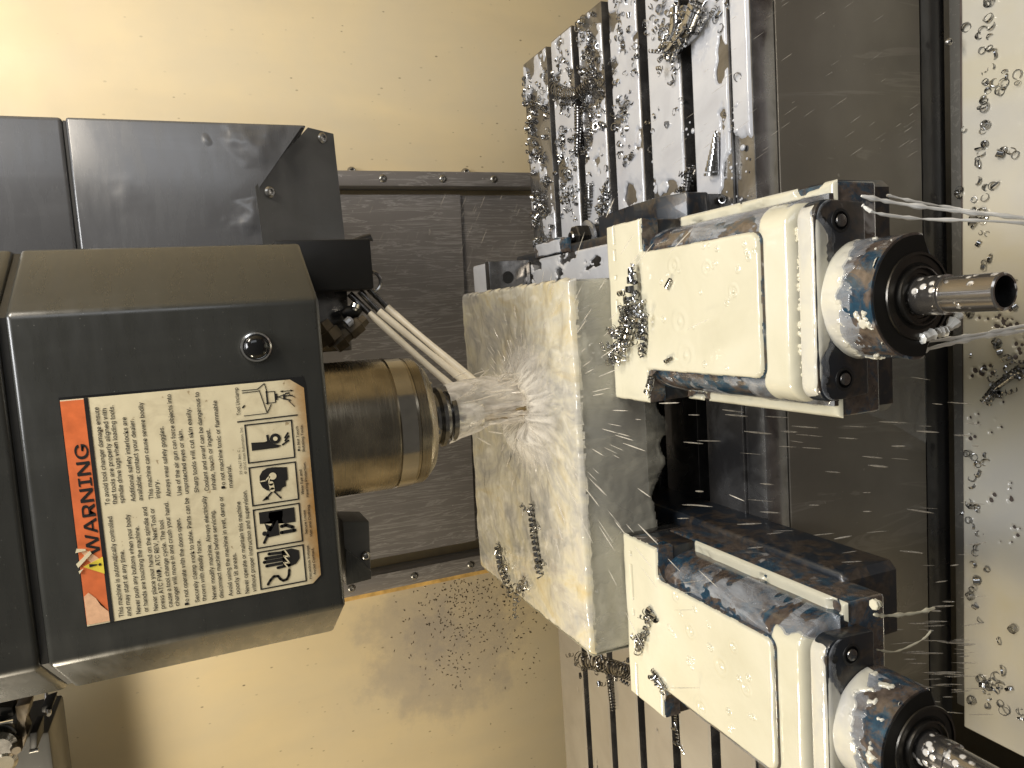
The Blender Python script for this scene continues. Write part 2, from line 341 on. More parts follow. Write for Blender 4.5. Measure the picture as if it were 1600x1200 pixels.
def box(bm, x0, x1, y0, y1, z0, z1, bev=0, seg=2):
    vs = [bm.verts.new((x, y, z)) for z in (z0, z1) for y in (y0, y1) for x in (x0, x1)]
    fs = [bm.faces.new([vs[i] for i in q]) for q in ((0, 2, 3, 1), (4, 5, 7, 6), (0, 1, 5, 4), (2, 6, 7, 3), (0, 4, 6, 2), (1, 3, 7, 5))]
    if bev:
        es = list({e for f in fs for e in f.edges})
        bmesh.ops.bevel(bm, geom=es, offset=bev, segments=seg, affect='EDGES', profile=0.5)
    return bm
def prism(bm, pts, a0, a1, axis='Z', bev=0, seg=3, bev_top_only=False):
    def P(p, a): return (p[0], p[1], a) if axis == 'Z' else ((p[0], a, p[1]) if axis == 'Y' else (a, p[0], p[1]))
    lo = [bm.verts.new(P(p, a0)) for p in pts]; hi = [bm.verts.new(P(p, a1)) for p in pts]
    n = len(pts); bm.faces.new(lo[::-1]); top = bm.faces.new(hi)
    sides = [bm.faces.new((lo[i], lo[(i+1) % n], hi[(i+1) % n], hi[i])) for i in range(n)]
    if bev:
        es = list(top.edges) if bev_top_only else list(top.edges)+[e for f in sides for e in f.edges if e not in top.edges]
        bmesh.ops.bevel(bm, geom=list(set(es)), offset=bev, segments=seg, affect='EDGES', profile=0.5)
    return bm
def rrect(x0, x1, y0, y1, r, n=6):
    out = []
    for cx, cy, a in ((x1-r, y1-r, 0), (x0+r, y1-r, 90), (x0+r, y0+r, 180), (x1-r, y0+r, 270)):
        for k in range(n+1):
            t = R(a+90*k/n); out.append((cx+r*math.cos(t), cy+r*math.sin(t)))
    return out
def frame(d):
    d = Vector(d).normalized(); a = Vector((0, 0, 1)) if abs(d.z) < 0.9 else Vector((1, 0, 0))
    u = d.cross(a).normalized(); return d, u, d.cross(u).normalized()
def lathe(bm, o, d, prof, n=32, cap=True):
    d, u, v = frame(d); o = Vector(o); rings = []
    for t, r in prof:
        rings.append([bm.verts.new(o+d*t+(u*math.cos(2*math.pi*k/n)+v*math.sin(2*math.pi*k/n))*r) for k in range(n)])
    for a, c in zip(rings, rings[1:]):
        for k in range(n): bm.faces.new((a[k], a[(k+1) % n], c[(k+1) % n], c[k]))
    if cap: bm.faces.new(rings[0][::-1]); bm.faces.new(rings[-1])
    return bm
def cyl(bm, a, b_, r0, r1=None, n=24):
    a = Vector(a); b_ = Vector(b_); return lathe(bm, a, b_-a, [(0, r0), ((b_-a).length, r0 if r1 is None else r1)], n)
def tube(bm, pts, rad, n=8):
    pts = [Vector(p) for p in pts]; rings = []
    up0 = None
    for i, p in enumerate(pts):
        d = (pts[min(i+1, len(pts)-1)]-pts[max(i-1, 0)])
        d, u, v = frame(d)
        if up0 is not None:
            u = (up0-d*up0.dot(d)).normalized(); v = d.cross(u)
        up0 = u; r = rad[i] if isinstance(rad, (list, tuple)) else rad
        rings.append([bm.verts.new(p+(u*math.cos(2*math.pi*k/n)+v*math.sin(2*math.pi*k/n))*r) for k in range(n)])
    for a, c in zip(rings, rings[1:]):
        for k in range(n): bm.faces.new((a[k], a[(k+1) % n], c[(k+1) % n], c[k]))
    bm.faces.new(rings[0][::-1]); bm.faces.new(rings[-1]); return bm
def screwhead(bm, p, d, r, h):                      # button head with a hex socket
    d = Vector(d).normalized()
    lathe(bm, p, d, [(0, r), (h*0.45, r*0.98), (h*0.85, r*0.75), (h, r*0.5), (h*0.98, r*0.42), (h*0.45, r*0.40), (h*0.45, 0.0002)], 18)
    return bm
# numpy value noise for wet outlines
_T = np.random.RandomState(3).rand(64, 64)
def vnoise(x, y):
    xi = np.floor(x).astype(int); yi = np.floor(y).astype(int); fx = x-xi; fy = y-yi
    fx = fx*fx*(3-2*fx); fy = fy*fy*(3-2*fy)
    g = lambda a, c: _T[a % 64, c % 64]
    return (g(xi, yi)*(1-fx)+g(xi+1, yi)*fx)*(1-fy)+(g(xi, yi+1)*(1-fx)+g(xi+1, yi+1)*fx)*fy
def fbm(x, y, o=4):
    s = 0; a = 0.5; t = 0
    for k in range(o):
        s = s+a*vnoise(x*2**k+17*k, y*2**k+9*k); t += a; a *= 0.5
    return s/t
def film(name, S, nu, nv, mask, thick, m, edge=1.0, rough_h=0.0, rsc=60, parent=None, extra=None):
    """liquid film over surface S(u,v)->(pos,normal); mask>0 wet; sinks under the surface where dry"""
    u, v = np.meshgrid(np.linspace(0, 1, nu), np.linspace(0, 1, nv)); P, N = S(u, v)
    k = mask(u, v, P); h = np.clip(k/edge, -1, 1)
    hh = np.where(h > 0, np.sqrt(np.clip(1-(1-h)**2, 0, 1))*thick, h*thick*1.5)
    hh = hh+np.where(h > 0.3, (fbm(P[..., 0]*rsc+3, P[..., 1]*rsc+P[..., 2]*rsc)-0.5)*rough_h, 0)
    if extra is not None: hh = hh+np.where(h > 0.6, extra(P), 0)
    Q = P+N*hh[..., None]
    idx = np.arange(nu*nv).reshape(nv, nu); wet = k > 0
    q = wet[:-1, :-1] | wet[1:, :-1] | wet[:-1, 1:] | wet[1:, 1:]
    f = np.stack([idx[:-1, :-1][q], idx[:-1, 1:][q], idx[1:, 1:][q], idx[1:, :-1][q]], 1)
    used = np.unique(f); rm = -np.ones(nu*nv, int); rm[used] = np.arange(len(used))
    o = pyobj(name, Q.reshape(-1, 3)[used], rm[f], m, parent)
    return o
def plane_S(o, eu, ev, n):
    o, eu, ev, n = (np.array(q, float) for q in (o, eu, ev, n))
    def S(u, v):
        P = o+u[..., None]*eu+v[..., None]*ev; return P, np.broadcast_to(n, P.shape)
    return S

# ================================================================== THE PLACE
# ------------------------------------------------------------------ enclosure back wall and column cover
YW, YC = 0.475, 0.45
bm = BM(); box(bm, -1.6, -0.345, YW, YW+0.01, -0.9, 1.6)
wall_l = tag(obj('enclosure_wall', bm, 'wall'), 'cream painted enclosure wall with a soft grey patch, beside the column cover near the dark tool carousel', 'wall')
bm = BM(); box(bm, 0.25, 1.6, YW, YW+0.01, -0.9, 1.6)
wall_r = tag(obj('enclosure_wall', bm, 'wall'), 'clean cream painted enclosure wall behind the chip covered end of the table', 'wall')
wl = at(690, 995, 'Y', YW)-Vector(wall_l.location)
for k in range(3): GREY_PATCH_NODE.inputs[k].default_value = wl[k]+0.15
col = thing('column_cover', (-0.05, YC, -0.6), 'grey sheet steel column cover with white runs, behind the spindle', 'way cover')
xl, xr = -0.362, 0.264
zs = 0.073
obj('cover_panel', prism(BM(), [(xl+.02, zs+0.012), (xr-.01, zs-0.004), (xr-.01, 0.9), (xl+.02, 0.9)], YC, YC+0.012, 'Y'), 'column', col)
obj('cover_panel', prism(BM(), [(xl+.02, -0.6), (xr-.01, -0.6), (xr-.01, zs-0.006), (xl+.02, zs+0.010)], YC+0.008, YC+0.018, 'Y'), 'column', col)
for x0, x1 in ((xl-.028, xl), (xr, xr+.024)):
    rail = obj('side_rail', box(BM(), x0, x1, YC-0.022, YC+0.02, -0.6, 0.9, 0.002), 'column', col)
    xm = (x0+x1)/2
    for z in (0.31, 0.205, 0.105, 0.015, -0.08, -0.17):
        obj('screw', screwhead(BM(), (xm, YC-0.022, z), (0, -1, 0), 0.0062, 0.0035), 'screw', rail)
for z in (0.245, 0.05):
    p = (xr+0.030, YC+0.02, z)
    obj('bolt', screwhead(BM(), p, (0.1, -1, 0), 0.0075, 0.009), 'screw', col)
obj('rust_streak', box(BM(), xl-.050, xl-.027, YW-0.003, YW, -0.5, 0.6), 'ruststreak', wall_l)

for x0, x1, lb in ((-1.00, -0.99, 'cream painted enclosure side wall past the tool carousel'), (0.99, 1.00, 'cream painted enclosure side wall past the chip covered table end')):
    tag(obj('enclosure_side_wall', box(BM(), x0, x1, -0.80, YW-0.002, -0.69, 1.25), 'wall'), lb, 'wall')
# ------------------------------------------------------------------ worktable
YR, YF, XR, XL, S0 = 0.314, -0.1936, 0.4273, -0.95, 0.224
table = thing('worktable', (0, 0, -0.24), 'long grey milling table with five T-slots, wet with coolant', 'milling table')
slots = [S0-0.08*k for k in range(5)]; sw = 0.0085
edges = [YR]+[y for s in slots for y in (s+sw, s-sw)]+[YF+0.030]
strips = []
for k in range(0, len(edges), 2):
    y1, y0 = edges[k], edges[k+1]
    strips.append((y0, y1)); obj('table_strip', box(BM(), XL, XR, y0, y1, -0.030, 0, 0.0012), 'table', table)
obj('gutter_edge', box(BM(), XL, XR, YF, YF+0.0285, -0.030, -0.002, 0.0012), 'table', table)
obj('table_core', box(BM(), XL+.002, XR-.002, YF+.002, YR-.002, -0.10, -0.0295), 'dark_steel', table)
obj('front_apron', box(BM(), XL, XR+0.3, YF-0.001, YF+0.03, -0.2216, -0.031, 0.001), 'apron', table)
# ------------------------------------------------------------------ below the table: shade strip, flange, tray
saddle = thing('saddle_cover', (0, -0.25, -0.42), 'pale coolant flooded saddle cover below the table front, dotted with chips', 'chip tray')
obj('gap_shade_strip', box(BM(), -1.2, 1.2, -0.192, -0.150, -0.262, -0.226, 0.002), 'rubber', saddle)  # black strip paints the shade in the gap below the table
obj('back_flange', prism(BM(), [(-0.43, -0.40), (1.2, -0.40), (1.2, -0.2630), (-0.43, -0.2630)], -0.215, -0.196, 'Y', 0.001), 'flange', saddle)
A = [at(1497, 0, 'Z', -0.262), at(1509, 1136, 'Z', -0.262), at(1640, 1205, 'Z', -0.262)]
zt = -0.262
tray_pts = [(1.2, A[0].y-0.004), (A[1].x, A[1].y+0.002), (A[1].x-0.004, -0.9), (1.2, -0.9)]
obj('tray_top', prism(BM(), tray_pts[::-1], zt-0.012, zt, 'Z', 0.0015), 'tray_steel', saddle)
obj('tray_skirt', box(BM(), A[1].x+0.01, 1.2, -0.88, A[1].y-0.02, -0.5, zt-0.0125), 'flange', saddle)
bm = BM(); screwhead(bm, at(1481, 66, 'Y', -0.216), (0, -1, 0), 0.004, 0.004); obj('flange_screw', bm, 'screw', saddle)
low = tag(obj('floor_pan', box(BM(), -1.6, 1.6, -1.2, 0.47, -0.72, -0.70), 'cap'), kind='structure')

# ------------------------------------------------------------------ side housing behind the head
HY = 0.12
hs = thing('side_housing', (0.21, HY, 0.30), 'grey box housing with a dark screwed cap, behind the spindle head', 'housing')
def hp(x, y, Y=HY): p = at(x, y, 'Y', Y); return (p.x, p.z)
xo = hp(300, 189)[0]
def sheet(pts3, depth=0.006, bev=0.0012):
    """folded sheet panel through 3D points, given its own thickness"""
    bm = BM(); f = [bm.verts.new(p) for p in pts3]; n = (f[1].co-f[0].co).cross(f[2].co-f[0].co).normalized()
    if n.y > 0: n = -n
    bk = [bm.verts.new(q.co-n*depth) for q in f]; k = len(f)
    bm.faces.new(f); bm.faces.new(bk[::-1])
    for i in range(k): bm.faces.new((f[i], bk[i], bk[(i+1) % k], f[(i+1) % k]))
    if bev: bmesh.ops.bevel(bm, geom=[e for e in bm.edges], offset=bev, segments=2, affect='EDGES')
    return bm
z0s = hp(111, 290)[1]
zb = hp(480, 200)[1]; ze = hp(400, 292)[1]; zf = hp(412, 380)[1]; xe = hp(400, 292)[0]
bm = box(BM(), 0.07, xo, HY, HY+0.16, z0s+0.0015, z0s+0.40, 0.004, 3); obj('upper_cover', bm, 'housing', hs)
front = [(0.07, z0s-0.0015), (0.07, zf-0.01), (hp(412, 380)[0], zf), (xe, ze), (xo, zb), (xo, z0s-0.0015)]
bm = prism(BM(), front, HY, HY+0.16, 'Y', 0.003, 3)
obj('lower_cover', bm, 'housing', hs)
obj('seam_strip', box(BM(), 0.075, xo-0.003, HY+0.003, HY+0.15, z0s-0.0012, z0s+0.0012), 'seam', hs)
d3 = at(540, 385, 'Y', HY+0.055)
p0_, p1_ = Vector((hp(412, 380)[0], HY-0.002, zf)), Vector((xe, HY-0.002, ze)); pn_ = (p1_-p0_).cross(d3-p0_)
def onp(x, y): d = at(x, y, 'Y', 1.0)-CAM; return CAM+d*((p0_-CAM).dot(pn_)/d.dot(pn_))
b3, c3, dd = onp(481, 199), onp(521, 209), onp(545, 430)
for dn_, (x, y) in zip(DENTS, ((398, 218), (392, 345), (320, 218), (200, 300))):
    dn_.inputs[1].default_value = at(x, y, 'Y', HY)-Vector(hs.location)+Vector((.025, .025, .025))
capf = [Vector((hp(412, 380)[0]-0.05, HY-0.002, zf-0.008)), Vector((hp(412, 380)[0], HY-0.002, zf+0.001)), Vector((xe, HY-0.002, ze+0.001)), b3,
        Vector((c3.x, c3.y, c3.z)), Vector((d3.x, d3.y, d3.z)), Vector((dd.x, dd.y, dd.z))]
bm = BM(); vs = [bm.verts.new(p) for p in capf]
cb_ = [bm.verts.new(p+Vector((0, 0.10, 0.004))) for p in capf]
bm.faces.new(vs)
for i in range(len(vs)): j = (i+1) % len(vs); bm.faces.new((vs[i], vs[j], cb_[j], cb_[i]))
bm.faces.new(cb_[::-1])
bmesh.ops.triangulate(bm, faces=[f for f in bm.faces if len(f.verts) > 4])
cap = obj('end_cap', bm, 'cap', hs, 20)
for x, y in ((421, 300), (503, 216)):
    obj('screw', screwhead(BM(), onp(x, y), pn_ if pn_.y < 0 else -pn_, 0.0068, 0.004), 'screw', cap)

# ------------------------------------------------------------------ spindle head
HX0, HX1, HF, HZ = -0.1868, 0.0708, -0.15, 0.4075
OX0, OX1, OY = -0.2395, 0.1244, -0.0667
head = thing('spindle_head', (-0.058, -0.02, HZ), 'charcoal spindle head with a warning label and a round black button', 'spindle head')
sec = [(OX0, 0.16), (OX0, OY), (HX0, HF), (HX1, HF), (OX1, OY), (OX1, 0.16)]
ZS = at(12, 700, 'Y', HF).z if False else (at(8, 492, 'Y', HF).z+at(60, 1040, 'Y', HF).z)/2
bm = prism(BM(), sec, HZ, ZS-0.0025, 'Z', 0.0045, 4); obj('lower_cover', bm, 'head', head)
bm = prism(BM(), sec, ZS+0.0025, ZS+0.40, 'Z', 0.0045, 4); obj('upper_cover', bm, 'head', head)
sec2 = [(x*0.985-0.001, y+0.004) for x, y in sec]
obj('cover_seam', prism(BM(), sec2, ZS-0.0024, ZS+0.0024), 'seam', head)
bp = at(400, 542, 'Y', HF)
bt = obj('indicator_button', lathe(BM(), (bp.x, HF+0.001, bp.z), (0, -1, 0), [(0, 0.0125), (0.003, 0.0125), (0.005, 0.0115), (0.0056, 0.0102), (0.005, 0.0095)], 40), 'chrome', head)
obj('lens', lathe(BM(), (bp.x, HF-0.0030, bp.z), (0, -1, 0), [(0, 0.0096), (0.002, 0.0094), (0.0042, 0.0075), (0.0056, 0.004), (0.006, 0.0003)], 32), 'glassblack', bt)
# small angled bracket under the left side
q = [at(*p) for p in ((535, 815, 'Y', 0.0), (577, 815, 'Y', 0.0), (580, 905, 'Y', 0.0), (541, 915, 'Y', 0.0))]
br = obj('angle_bracket', prism(BM(), [(p.x, p.z) for p in q], 0.0, 0.05, 'Y', 0.001), 'cap', head)
q2 = [at(*p) for p in ((540, 857, 'Y', -0.004), (581, 893, 'Y', -0.004), (580, 905, 'Y', -0.004), (541, 915, 'Y', -0.004))]
obj('folded_flap', prism(BM(), [(p.x, p.z) for p in q2], -0.004, 0.0, 'Y', 0.0005), 'head', br)
obj('screw', screwhead(BM(), at(571, 868, 'Y', 0.0), (0, -1, 0), 0.005, 0.004), 'screw', br)
# spindle nose
AX, AY = -0.0555, -0.012
NR = 0.0672
nose = obj('spindle_nose', lathe(BM(), (AX, AY, HZ+0.03), (0, 0, -1), [(0, NR*1.06), (0.034, NR*1.06), (0.036, NR), (0.104, NR), (0.1045, NR*0.985), (0.107, NR*0.985), (0.1075, NR*.98), (0.124, NR*0.97), (0.1245, NR*0.96),
      (0.127, NR*0.965), (0.1275, NR*0.975), (0.1370, NR*0.965), (0.1375, NR*0.94), (0.1400, NR*0.93), (0.1465, NR*0.83), (0.1468, 0.03)], 72), 'nose', head)
zbot = HZ+0.03-0.1465
obj('nose_ring', lathe(BM(), (AX, AY, HZ+0.03-0.1072), (0, 0, -1), [(0, NR*.98), (0.0004, NR*1.004), (0.0165, NR*0.992), (0.0172, NR*.97)], 72, False), 'ring_bright', nose)
for k in range(6):
    a = R(60*k+20); obj('nose_bolt', cyl(BM(), (AX+0.048*math.cos(a), AY+0.048*math.sin(a), zbot-0.003), (AX+0.048*math.cos(a), AY+0.048*math.sin(a), zbot+0.004), 0.0045, n=12), 'screw', nose)
for dx in (-0.010, 0.010):
    obj('drive_key', box(BM(), AX-0.034 if dx < 0 else AX+0.026, AX-0.026 if dx < 0 else AX+0.034, AY-0.008, AY+0.008, zbot-0.006, zbot+0.003, 0.001), 'dark_steel', nose)
# coolant block, nozzles, valve
cbk = obj('coolant_block', box(BM(), 0.0845, 0.1375, 0.028, 0.075, 0.322, 0.42, 0.002), 'black', head)
for y_ in (0,):
    obj('hose_loop', tube(BM(), [(0.135, 0.05, 0.338), (0.139, 0.052, 0.326), (0.142, 0.055, 0.317), (0.138, 0.057, 0.313)], [0.004, 0.0045, 0.004, 0.001], 10), 'rubber', cbk)
    obj('loop_ring', tube(BM(), [(0.092+0.010*math.cos(t), 0.03, 0.322-0.008*math.sin(t)) for t in np.linspace(0, math.pi, 10)], 0.002, 8), 'dark_steel', cbk)
# coolant block lower bracket (dark) and brass
obj('bracket_plate', box(BM(), 0.02, 0.088, 0.060, 0.072, 0.345, 0.415, 0.001), 'dark_steel', head)
T = Vector((AX+0.004, AY+0.004, 0.215))
jets = []
for (x0, y0), (x1, y1), Yn, tz, ty in (((546, 459), (577, 489), 0.045, 0.232, 0.012), ((562, 455), (592, 486), 0.040, 0.212, 0.004), ((572, 447), (605, 480), 0.055, 0.205, -0.004)):
    a = at(x0, y0, 'Y', Yn); c = at(x1, y1, 'Y', Yn-0.006)
    nz = obj('nozzle', tube(BM(), [a, a.lerp(c, .5), c], 0.0036, 14), 'dark_steel', cbk)
    jets.append((c, Vector((AX+0.006, AY+ty, tz))))
v0 = at(540, 488, 'Y', 0.035)
obj('valve_knob', tube(BM(), [at(535, 492, 'Y', 0.035), at(542, 489, 'Y', 0.035), at(556, 486, 'Y', 0.035), at(563, 482, 'Y', 0.035)], [0.0045, 0.007, 0.0072, 0.004], 12), 'black', head)
ft = obj('brass_fitting', lathe(BM(), at(500, 505, 'Y', 0.03), at(525, 540, 'Y', 0.03)-at(500, 505, 'Y', 0.03), [(0, 0.010), (0.010, 0.011), (0.0105, 0.014), (0.022, 0.0145), (0.0225, 0.009), (0.026, 0.008)], 6), 'brass', head, 20)
obj('fitting_elbow', lathe(BM(), at(522, 540, 'Y', 0.03), at(575, 495, 'Y', 0.03)-at(522, 540, 'Y', 0.03), [(0, 0.0105), (0.012, 0.0115), (0.013, 0.008), (0.020, 0.008), (0.021, 0.0095), (0.036, 0.0095), (0.037, 0.007), (0.044, 0.006)], 6), 'brass', ft, 20)
obj('white_washer', lathe(BM(), at(541, 506, 'Y', 0.024), at(549, 499, 'Y', 0.024)-at(541, 506, 'Y', 0.024), [(0, 0.005), (0.006, 0.0052), (0.008, 0.003)], 10), 'milk', ft)
obj('collar_nut', lathe(BM(), at(556, 475, 'Y', 0.030), at(553, 484, 'Y', 0.030)-at(556, 475, 'Y', 0.030), [(0, 0.0048), (0.004, 0.0052), (0.005, 0.0035), (0.007, 0.0035)], 12), 'chrome', ft)

# ------------------------------------------------------------------ warning label on the head
LX0, LX1, LZ0, LZ1 = -0.1615, 0.0075, 0.4257, 0.5965
LW, LH = LX1-LX0, LZ1-LZ0; YL = HF-0.0008
def lp(u, v): return (LX0+u*LW, LZ1-v*LH)
c_ = 0.02
lab_pts = [lp(0, 0), lp(1, 0), lp(1, .94), lp(.955, 1.0), lp(.035, 1.0), lp(0, .96)]
edge = [lp(-.004, -.004), lp(1.012, -.004), lp(1.01, 1.0), lp(.96, 1.008), lp(.03, 1.008), lp(-.004, .965)]
label = obj('warning_label', prism(BM(), lab_pts, YL, HF+0.0005, 'Y'), 'paper', head)
LABEL_Z.inputs[1].default_value = LZ0-origin(head).z
obj('label_border', prism(BM(), edge, YL+0.0003, HF+0.0004, 'Y'), 'blackedge', label)
YP = YL-0.0002
def flat(name, polys, m, y=YP, dy=0.00015):
    bm = BM()
    for k, pl in enumerate(polys): prism(bm, [lp(*p) for p in pl], y-dy, y+0.0002, 'Y')
    bmesh.ops.triangulate(bm, faces=[f for f in bm.faces if len(f.verts) > 4])
    return obj(name, bm, m, label, 30)
flat('header_band', [[(.008, .0), (.995, .0), (.995, .088), (.008, .088)]], 'orange')
flat('header_rule', [[(0, .088), (1, .088), (1, .104), (0, .104)]], 'ink')
flat('torn_patch', [[(.008, .001), (.135, .001), (.150, .02), (.120, .045), (.085, .060), (.050, .088), (.008, .088)]], 'pink', YP-0.0002)
flat('torn_patch', [[(.30, .030), (.335, .010), (.34, .03), (.30, .07), (.27, .088), (.245, .085), (.262, .055)]], 'pink', YP-0.0002)
flat('hazard_triangle', [[(.268, .012), (.298, .090), (.222, .090)]], 'yellow', YP-0.0005)
def quad(a, c, w_):
    a = Vector(a); c = Vector(c); d = (c-a).normalized(); n = Vector((-d.y, d.x))*w_/2
    return [tuple(a+n), tuple(c+n), tuple(c-n), tuple(a-n)]
def disc(cx, cy, r, n=20, r2=None):
    return [(cx+r*math.cos(2*math.pi*k/n), cy+r*math.sin(2*math.pi*k/n)) for k in range(n)]
flat('exclamation_mark', [[(.262, .036), (.276, .036), (.270, .066), (.266, .066)], disc(.267, .076, .006, 10)], 'ink', YP-0.0008)
flat('torn_flap', [[(.335, -.010), (.352, -.004), (.345, .03), (.338, .03)], [(.268, -.006), (.285, -.012), (.335, .045), (.322, .05)], [(.24, -.004), (.252, -.006), (.26, .012)]], 'paper', YP-0.0007, 0.0006)
# pictogram frames and pictograms
def outline(u0, u1, v0, v1, w_=.006):
    return [[(u0, v0), (u1, v0), (u1, v0+w_), (u0, v0+w_)], [(u0, v1-w_), (u1, v1-w_), (u1, v1), (u0, v1)], [(u0, v0+w_), (u0+w_, v0+w_), (u0+w_, v1-w_), (u0, v1-w_)], [(u1-w_, v0+w_), (u1, v0+w_), (u1, v1-w_), (u1-w_, v1-w_)]]
for u0, u1 in ((.016, .201), (.215, .406), (.421, .608), (.625, .810)): flat('pictogram_frame', outline(u0, u1, .719, .932), 'ink')
def bar(pts, w_):
    out = [quad(a, c, w_) for a, c in zip(pts, pts[1:])]
    return out+[disc(*p, w_/2, 10) for p in pts]
hand = [(.187, .83), (.190, .875), (.176, .908), (.135, .909), (.112, .89), (.103, .855), (.110, .83)]
flat('hand_pictogram', [hand, *bar([(.178, .84), (.182, .772)], .014), *bar([(.162, .84), (.163, .756)], .015), *bar([(.145, .84), (.146, .748)], .015), *bar([(.127, .84), (.126, .757)], .014), *bar([(.112, .86), (.108, .806)], .013),
     *bar([(.037, .755), (.055, .768), (.070, .785), (.068, .803), (.052, .812), (.041, .825), (.045, .842), (.062, .852), (.088, .856)], .012)], 'ink')
flat('lightning_mark', [*bar([(.190, .843), (.154, .862), (.160, .838), (.123, .860), (.128, .835), (.098, .853)], .006)], 'paper', YP-0.0004)
flat('press_pictogram', [[(.388, .745), (.388, .905), (.317, .905), (.317, .852), (.338, .845), (.355, .850), (.381, .852), (.381, .790), (.360, .786), (.340, .792), (.336, .770), (.333, .745)],
     disc(.283, .762, .011, 12), *bar([(.274, .775), (.240, .756)], .012), [(.30, .772), (.288, .79), (.338, .822), (.341, .806), (.31, .80), (.33, .765)], [(.292, .772), (.341, .812), (.338, .826), (.265, .828), (.262, .775)],
     *bar([(.305, .840), (.308, .860), (.293, .890)], .016), *bar([(.275, .838), (.276, .898)], .017)], 'ink')
flat('head_pictogram', [[(.530, .762), (.560, .764), (.582, .778), (.593, .800), (.594, .825), (.586, .845), (.586, .889), (.526, .889), (.520, .878), (.496, .877), (.490, .860), (.474, .849), (.478, .815), (.488, .790), (.505, .772)],
     *bar([(.483, .818), (.450, .785)], .007), *bar([(.483, .818), (.442, .849)], .007), [(.441, .765), (.461, .787), (.444, .797)]], 'ink')
flat('ear_muff_mark', [disc(.552, .822, .017, 18), *bar([(.518, .812), (.488, .815)], .022), *bar([(.552, .805), (.535, .790), (.534, .765)], .005), *bar([(.552, .808), (.52, .802)], .005)], 'paper', YP-0.0004)
flat('touch_pictogram', [[(.722, .742), (.713, .795), (.722, .812), (.749, .810), (.751, .820), (.727, .823), (.716, .828), (.704, .840), (.697, .858), (.693, .873), (.684, .858), (.684, .742)], disc(.728, .850, .0245, 24),
     *bar([(.695, .880), (.712, .908)], .008), *bar([(.713, .893), (.733, .910)], .008), *bar([(.727, .893), (.748, .908)], .008)], 'ink')
flat('ring_mark', [disc(.728, .850, .010, 16)], 'paper', YP-0.0004)
thin_lines = [((.826, .690), (.829, .960), .006), ((.969, .723), (.969, .791), .003), ((.958, .723), (.960, .797), .003), ((.969, .791), (.993, .824), .003), ((.993, .824), (.951, .832), .003), ((.964, .798), (.852, .824), .003),
     ((.852, .824), (.893, .846), .003), ((.851, .722), (.852, .821), .003), ((.952, .825), (.952, .866), .003), ((.899, .822), (.899, .866), .003), ((.956, .830), (.893, .830), .007), ((.952, .866), (.899, .866), .004), ((.940, .872), (.910, .872), .010),
     ((.922, .875), (.932, .905), .003), ((.926, .875), (.912, .904), .003), ((.934, .907), (.908, .907), .010), ((.936, .912), (.938, .932), .006), ((.910, .912), (.902, .935), .006), ((.925, .912), (.925, .945), .005), ((.90, .925), (.87, .95), .003), ((.93, .93), (.915, .955), .003),
     ((.948, .897), (.948, .946), .003)]
flat('tool_drawing', [quad(a, c, w_) for a, c, w_ in thin_lines]+[[(.948, .890), (.953, .902), (.943, .902)], [(.948, .950), (.953, .938), (.943, .938)], *bar([(.898, .728), (.890, .720)], .006)], 'ink')
# lettering
import os
try: FONT = bpy.data.fonts.load(os.path.join(bpy.utils.system_resource('DATAFILES'), 'fonts', 'Inter.woff2'))
except Exception: FONT = None
def text_mesh(lines, name, m='ink', y=YP):
    dep = bpy.context.evaluated_depsgraph_get(); allv = []; allf = []
    for s, u, v, size, width, bold in lines:
        cu = bpy.data.curves.new('lettering', 'FONT'); cu.body = s; cu.size = 1; cu.resolution_u = 2; cu.extrude = 0
        if FONT: cu.font = FONT
        o = bpy.data.objects.new('lettering', cu); COL.objects.link(o)
        bpy.context.view_layer.update()
        me = bpy.data.meshes.new_from_object(o.evaluated_get(bpy.context.evaluated_depsgraph_get()))
        a = np.empty(len(me.vertices)*3); me.vertices.foreach_get('co', a); a = a.reshape(-1, 3)
        wd = a[:, 0].max()-a[:, 0].min(); x = a[:, 0]-a[:, 0].min()
        sx = width*LW/wd if width else size*LH
        ox, oz = lp(u, v); b0 = len(allv)
        for q_ in ((-1, 0, 1) if bold else (0,)):
            b0 = len(allv); dx_ = q_*bold*size*LH
            for p, xx in zip(a, x): allv.append((ox+xx*sx+dx_, y-0.00012-q_*0.00002, oz+p[1]*size*LH+dx_*.4))
            allf += [tuple(i+b0 for i in p.vertices) for p in me.polygons]
        bpy.data.objects.remove(o); bpy.data.curves.remove(cu); bpy.data.meshes.remove(me)
    return pyobj(name, allv, allf, m, label, 30)
sz = .036
text_mesh([('WARNING', .312, .082, .098, .49, 0.02)], 'heading_lettering', y=YP-0.0003)
LL = [('This machine is automatically controlled', .014, .143, .457), ('and may start at any time.', .012, .173, None), ('Never push any buttons when your body', .014, .211, .455), ('or hands are touching the machine.', .016, .242, None),
      ('Never place your hand on the spindle and', .014, .281, .477), ('press ATC FWD, ATC REV, Next Tool or', .016, .310, .465), ('cause a tool change cycle. The tool', .016, .341, None), ('changer will move in and crush your hand.', .016, .369, .485), ('Do not operate with the doors open.', .012, .410, None),
      ('Securely clamp work to table. Parts can be', .016, .453, .490), ('thrown with deadly force.', .016, .483, None), ('Never modify machine. Always electrically', .015, .526, .488), ('disconnect machine before servicing.', .014, .556, None), ('Avoid using the machine in wet, damp or', .015, .597, .475),
      ('poorly lit areas.', .018, .628, None), ('Never operate or maintain this machine', .013, .669, None), ('without proper instruction and supervision.', .015, .701, .488)]
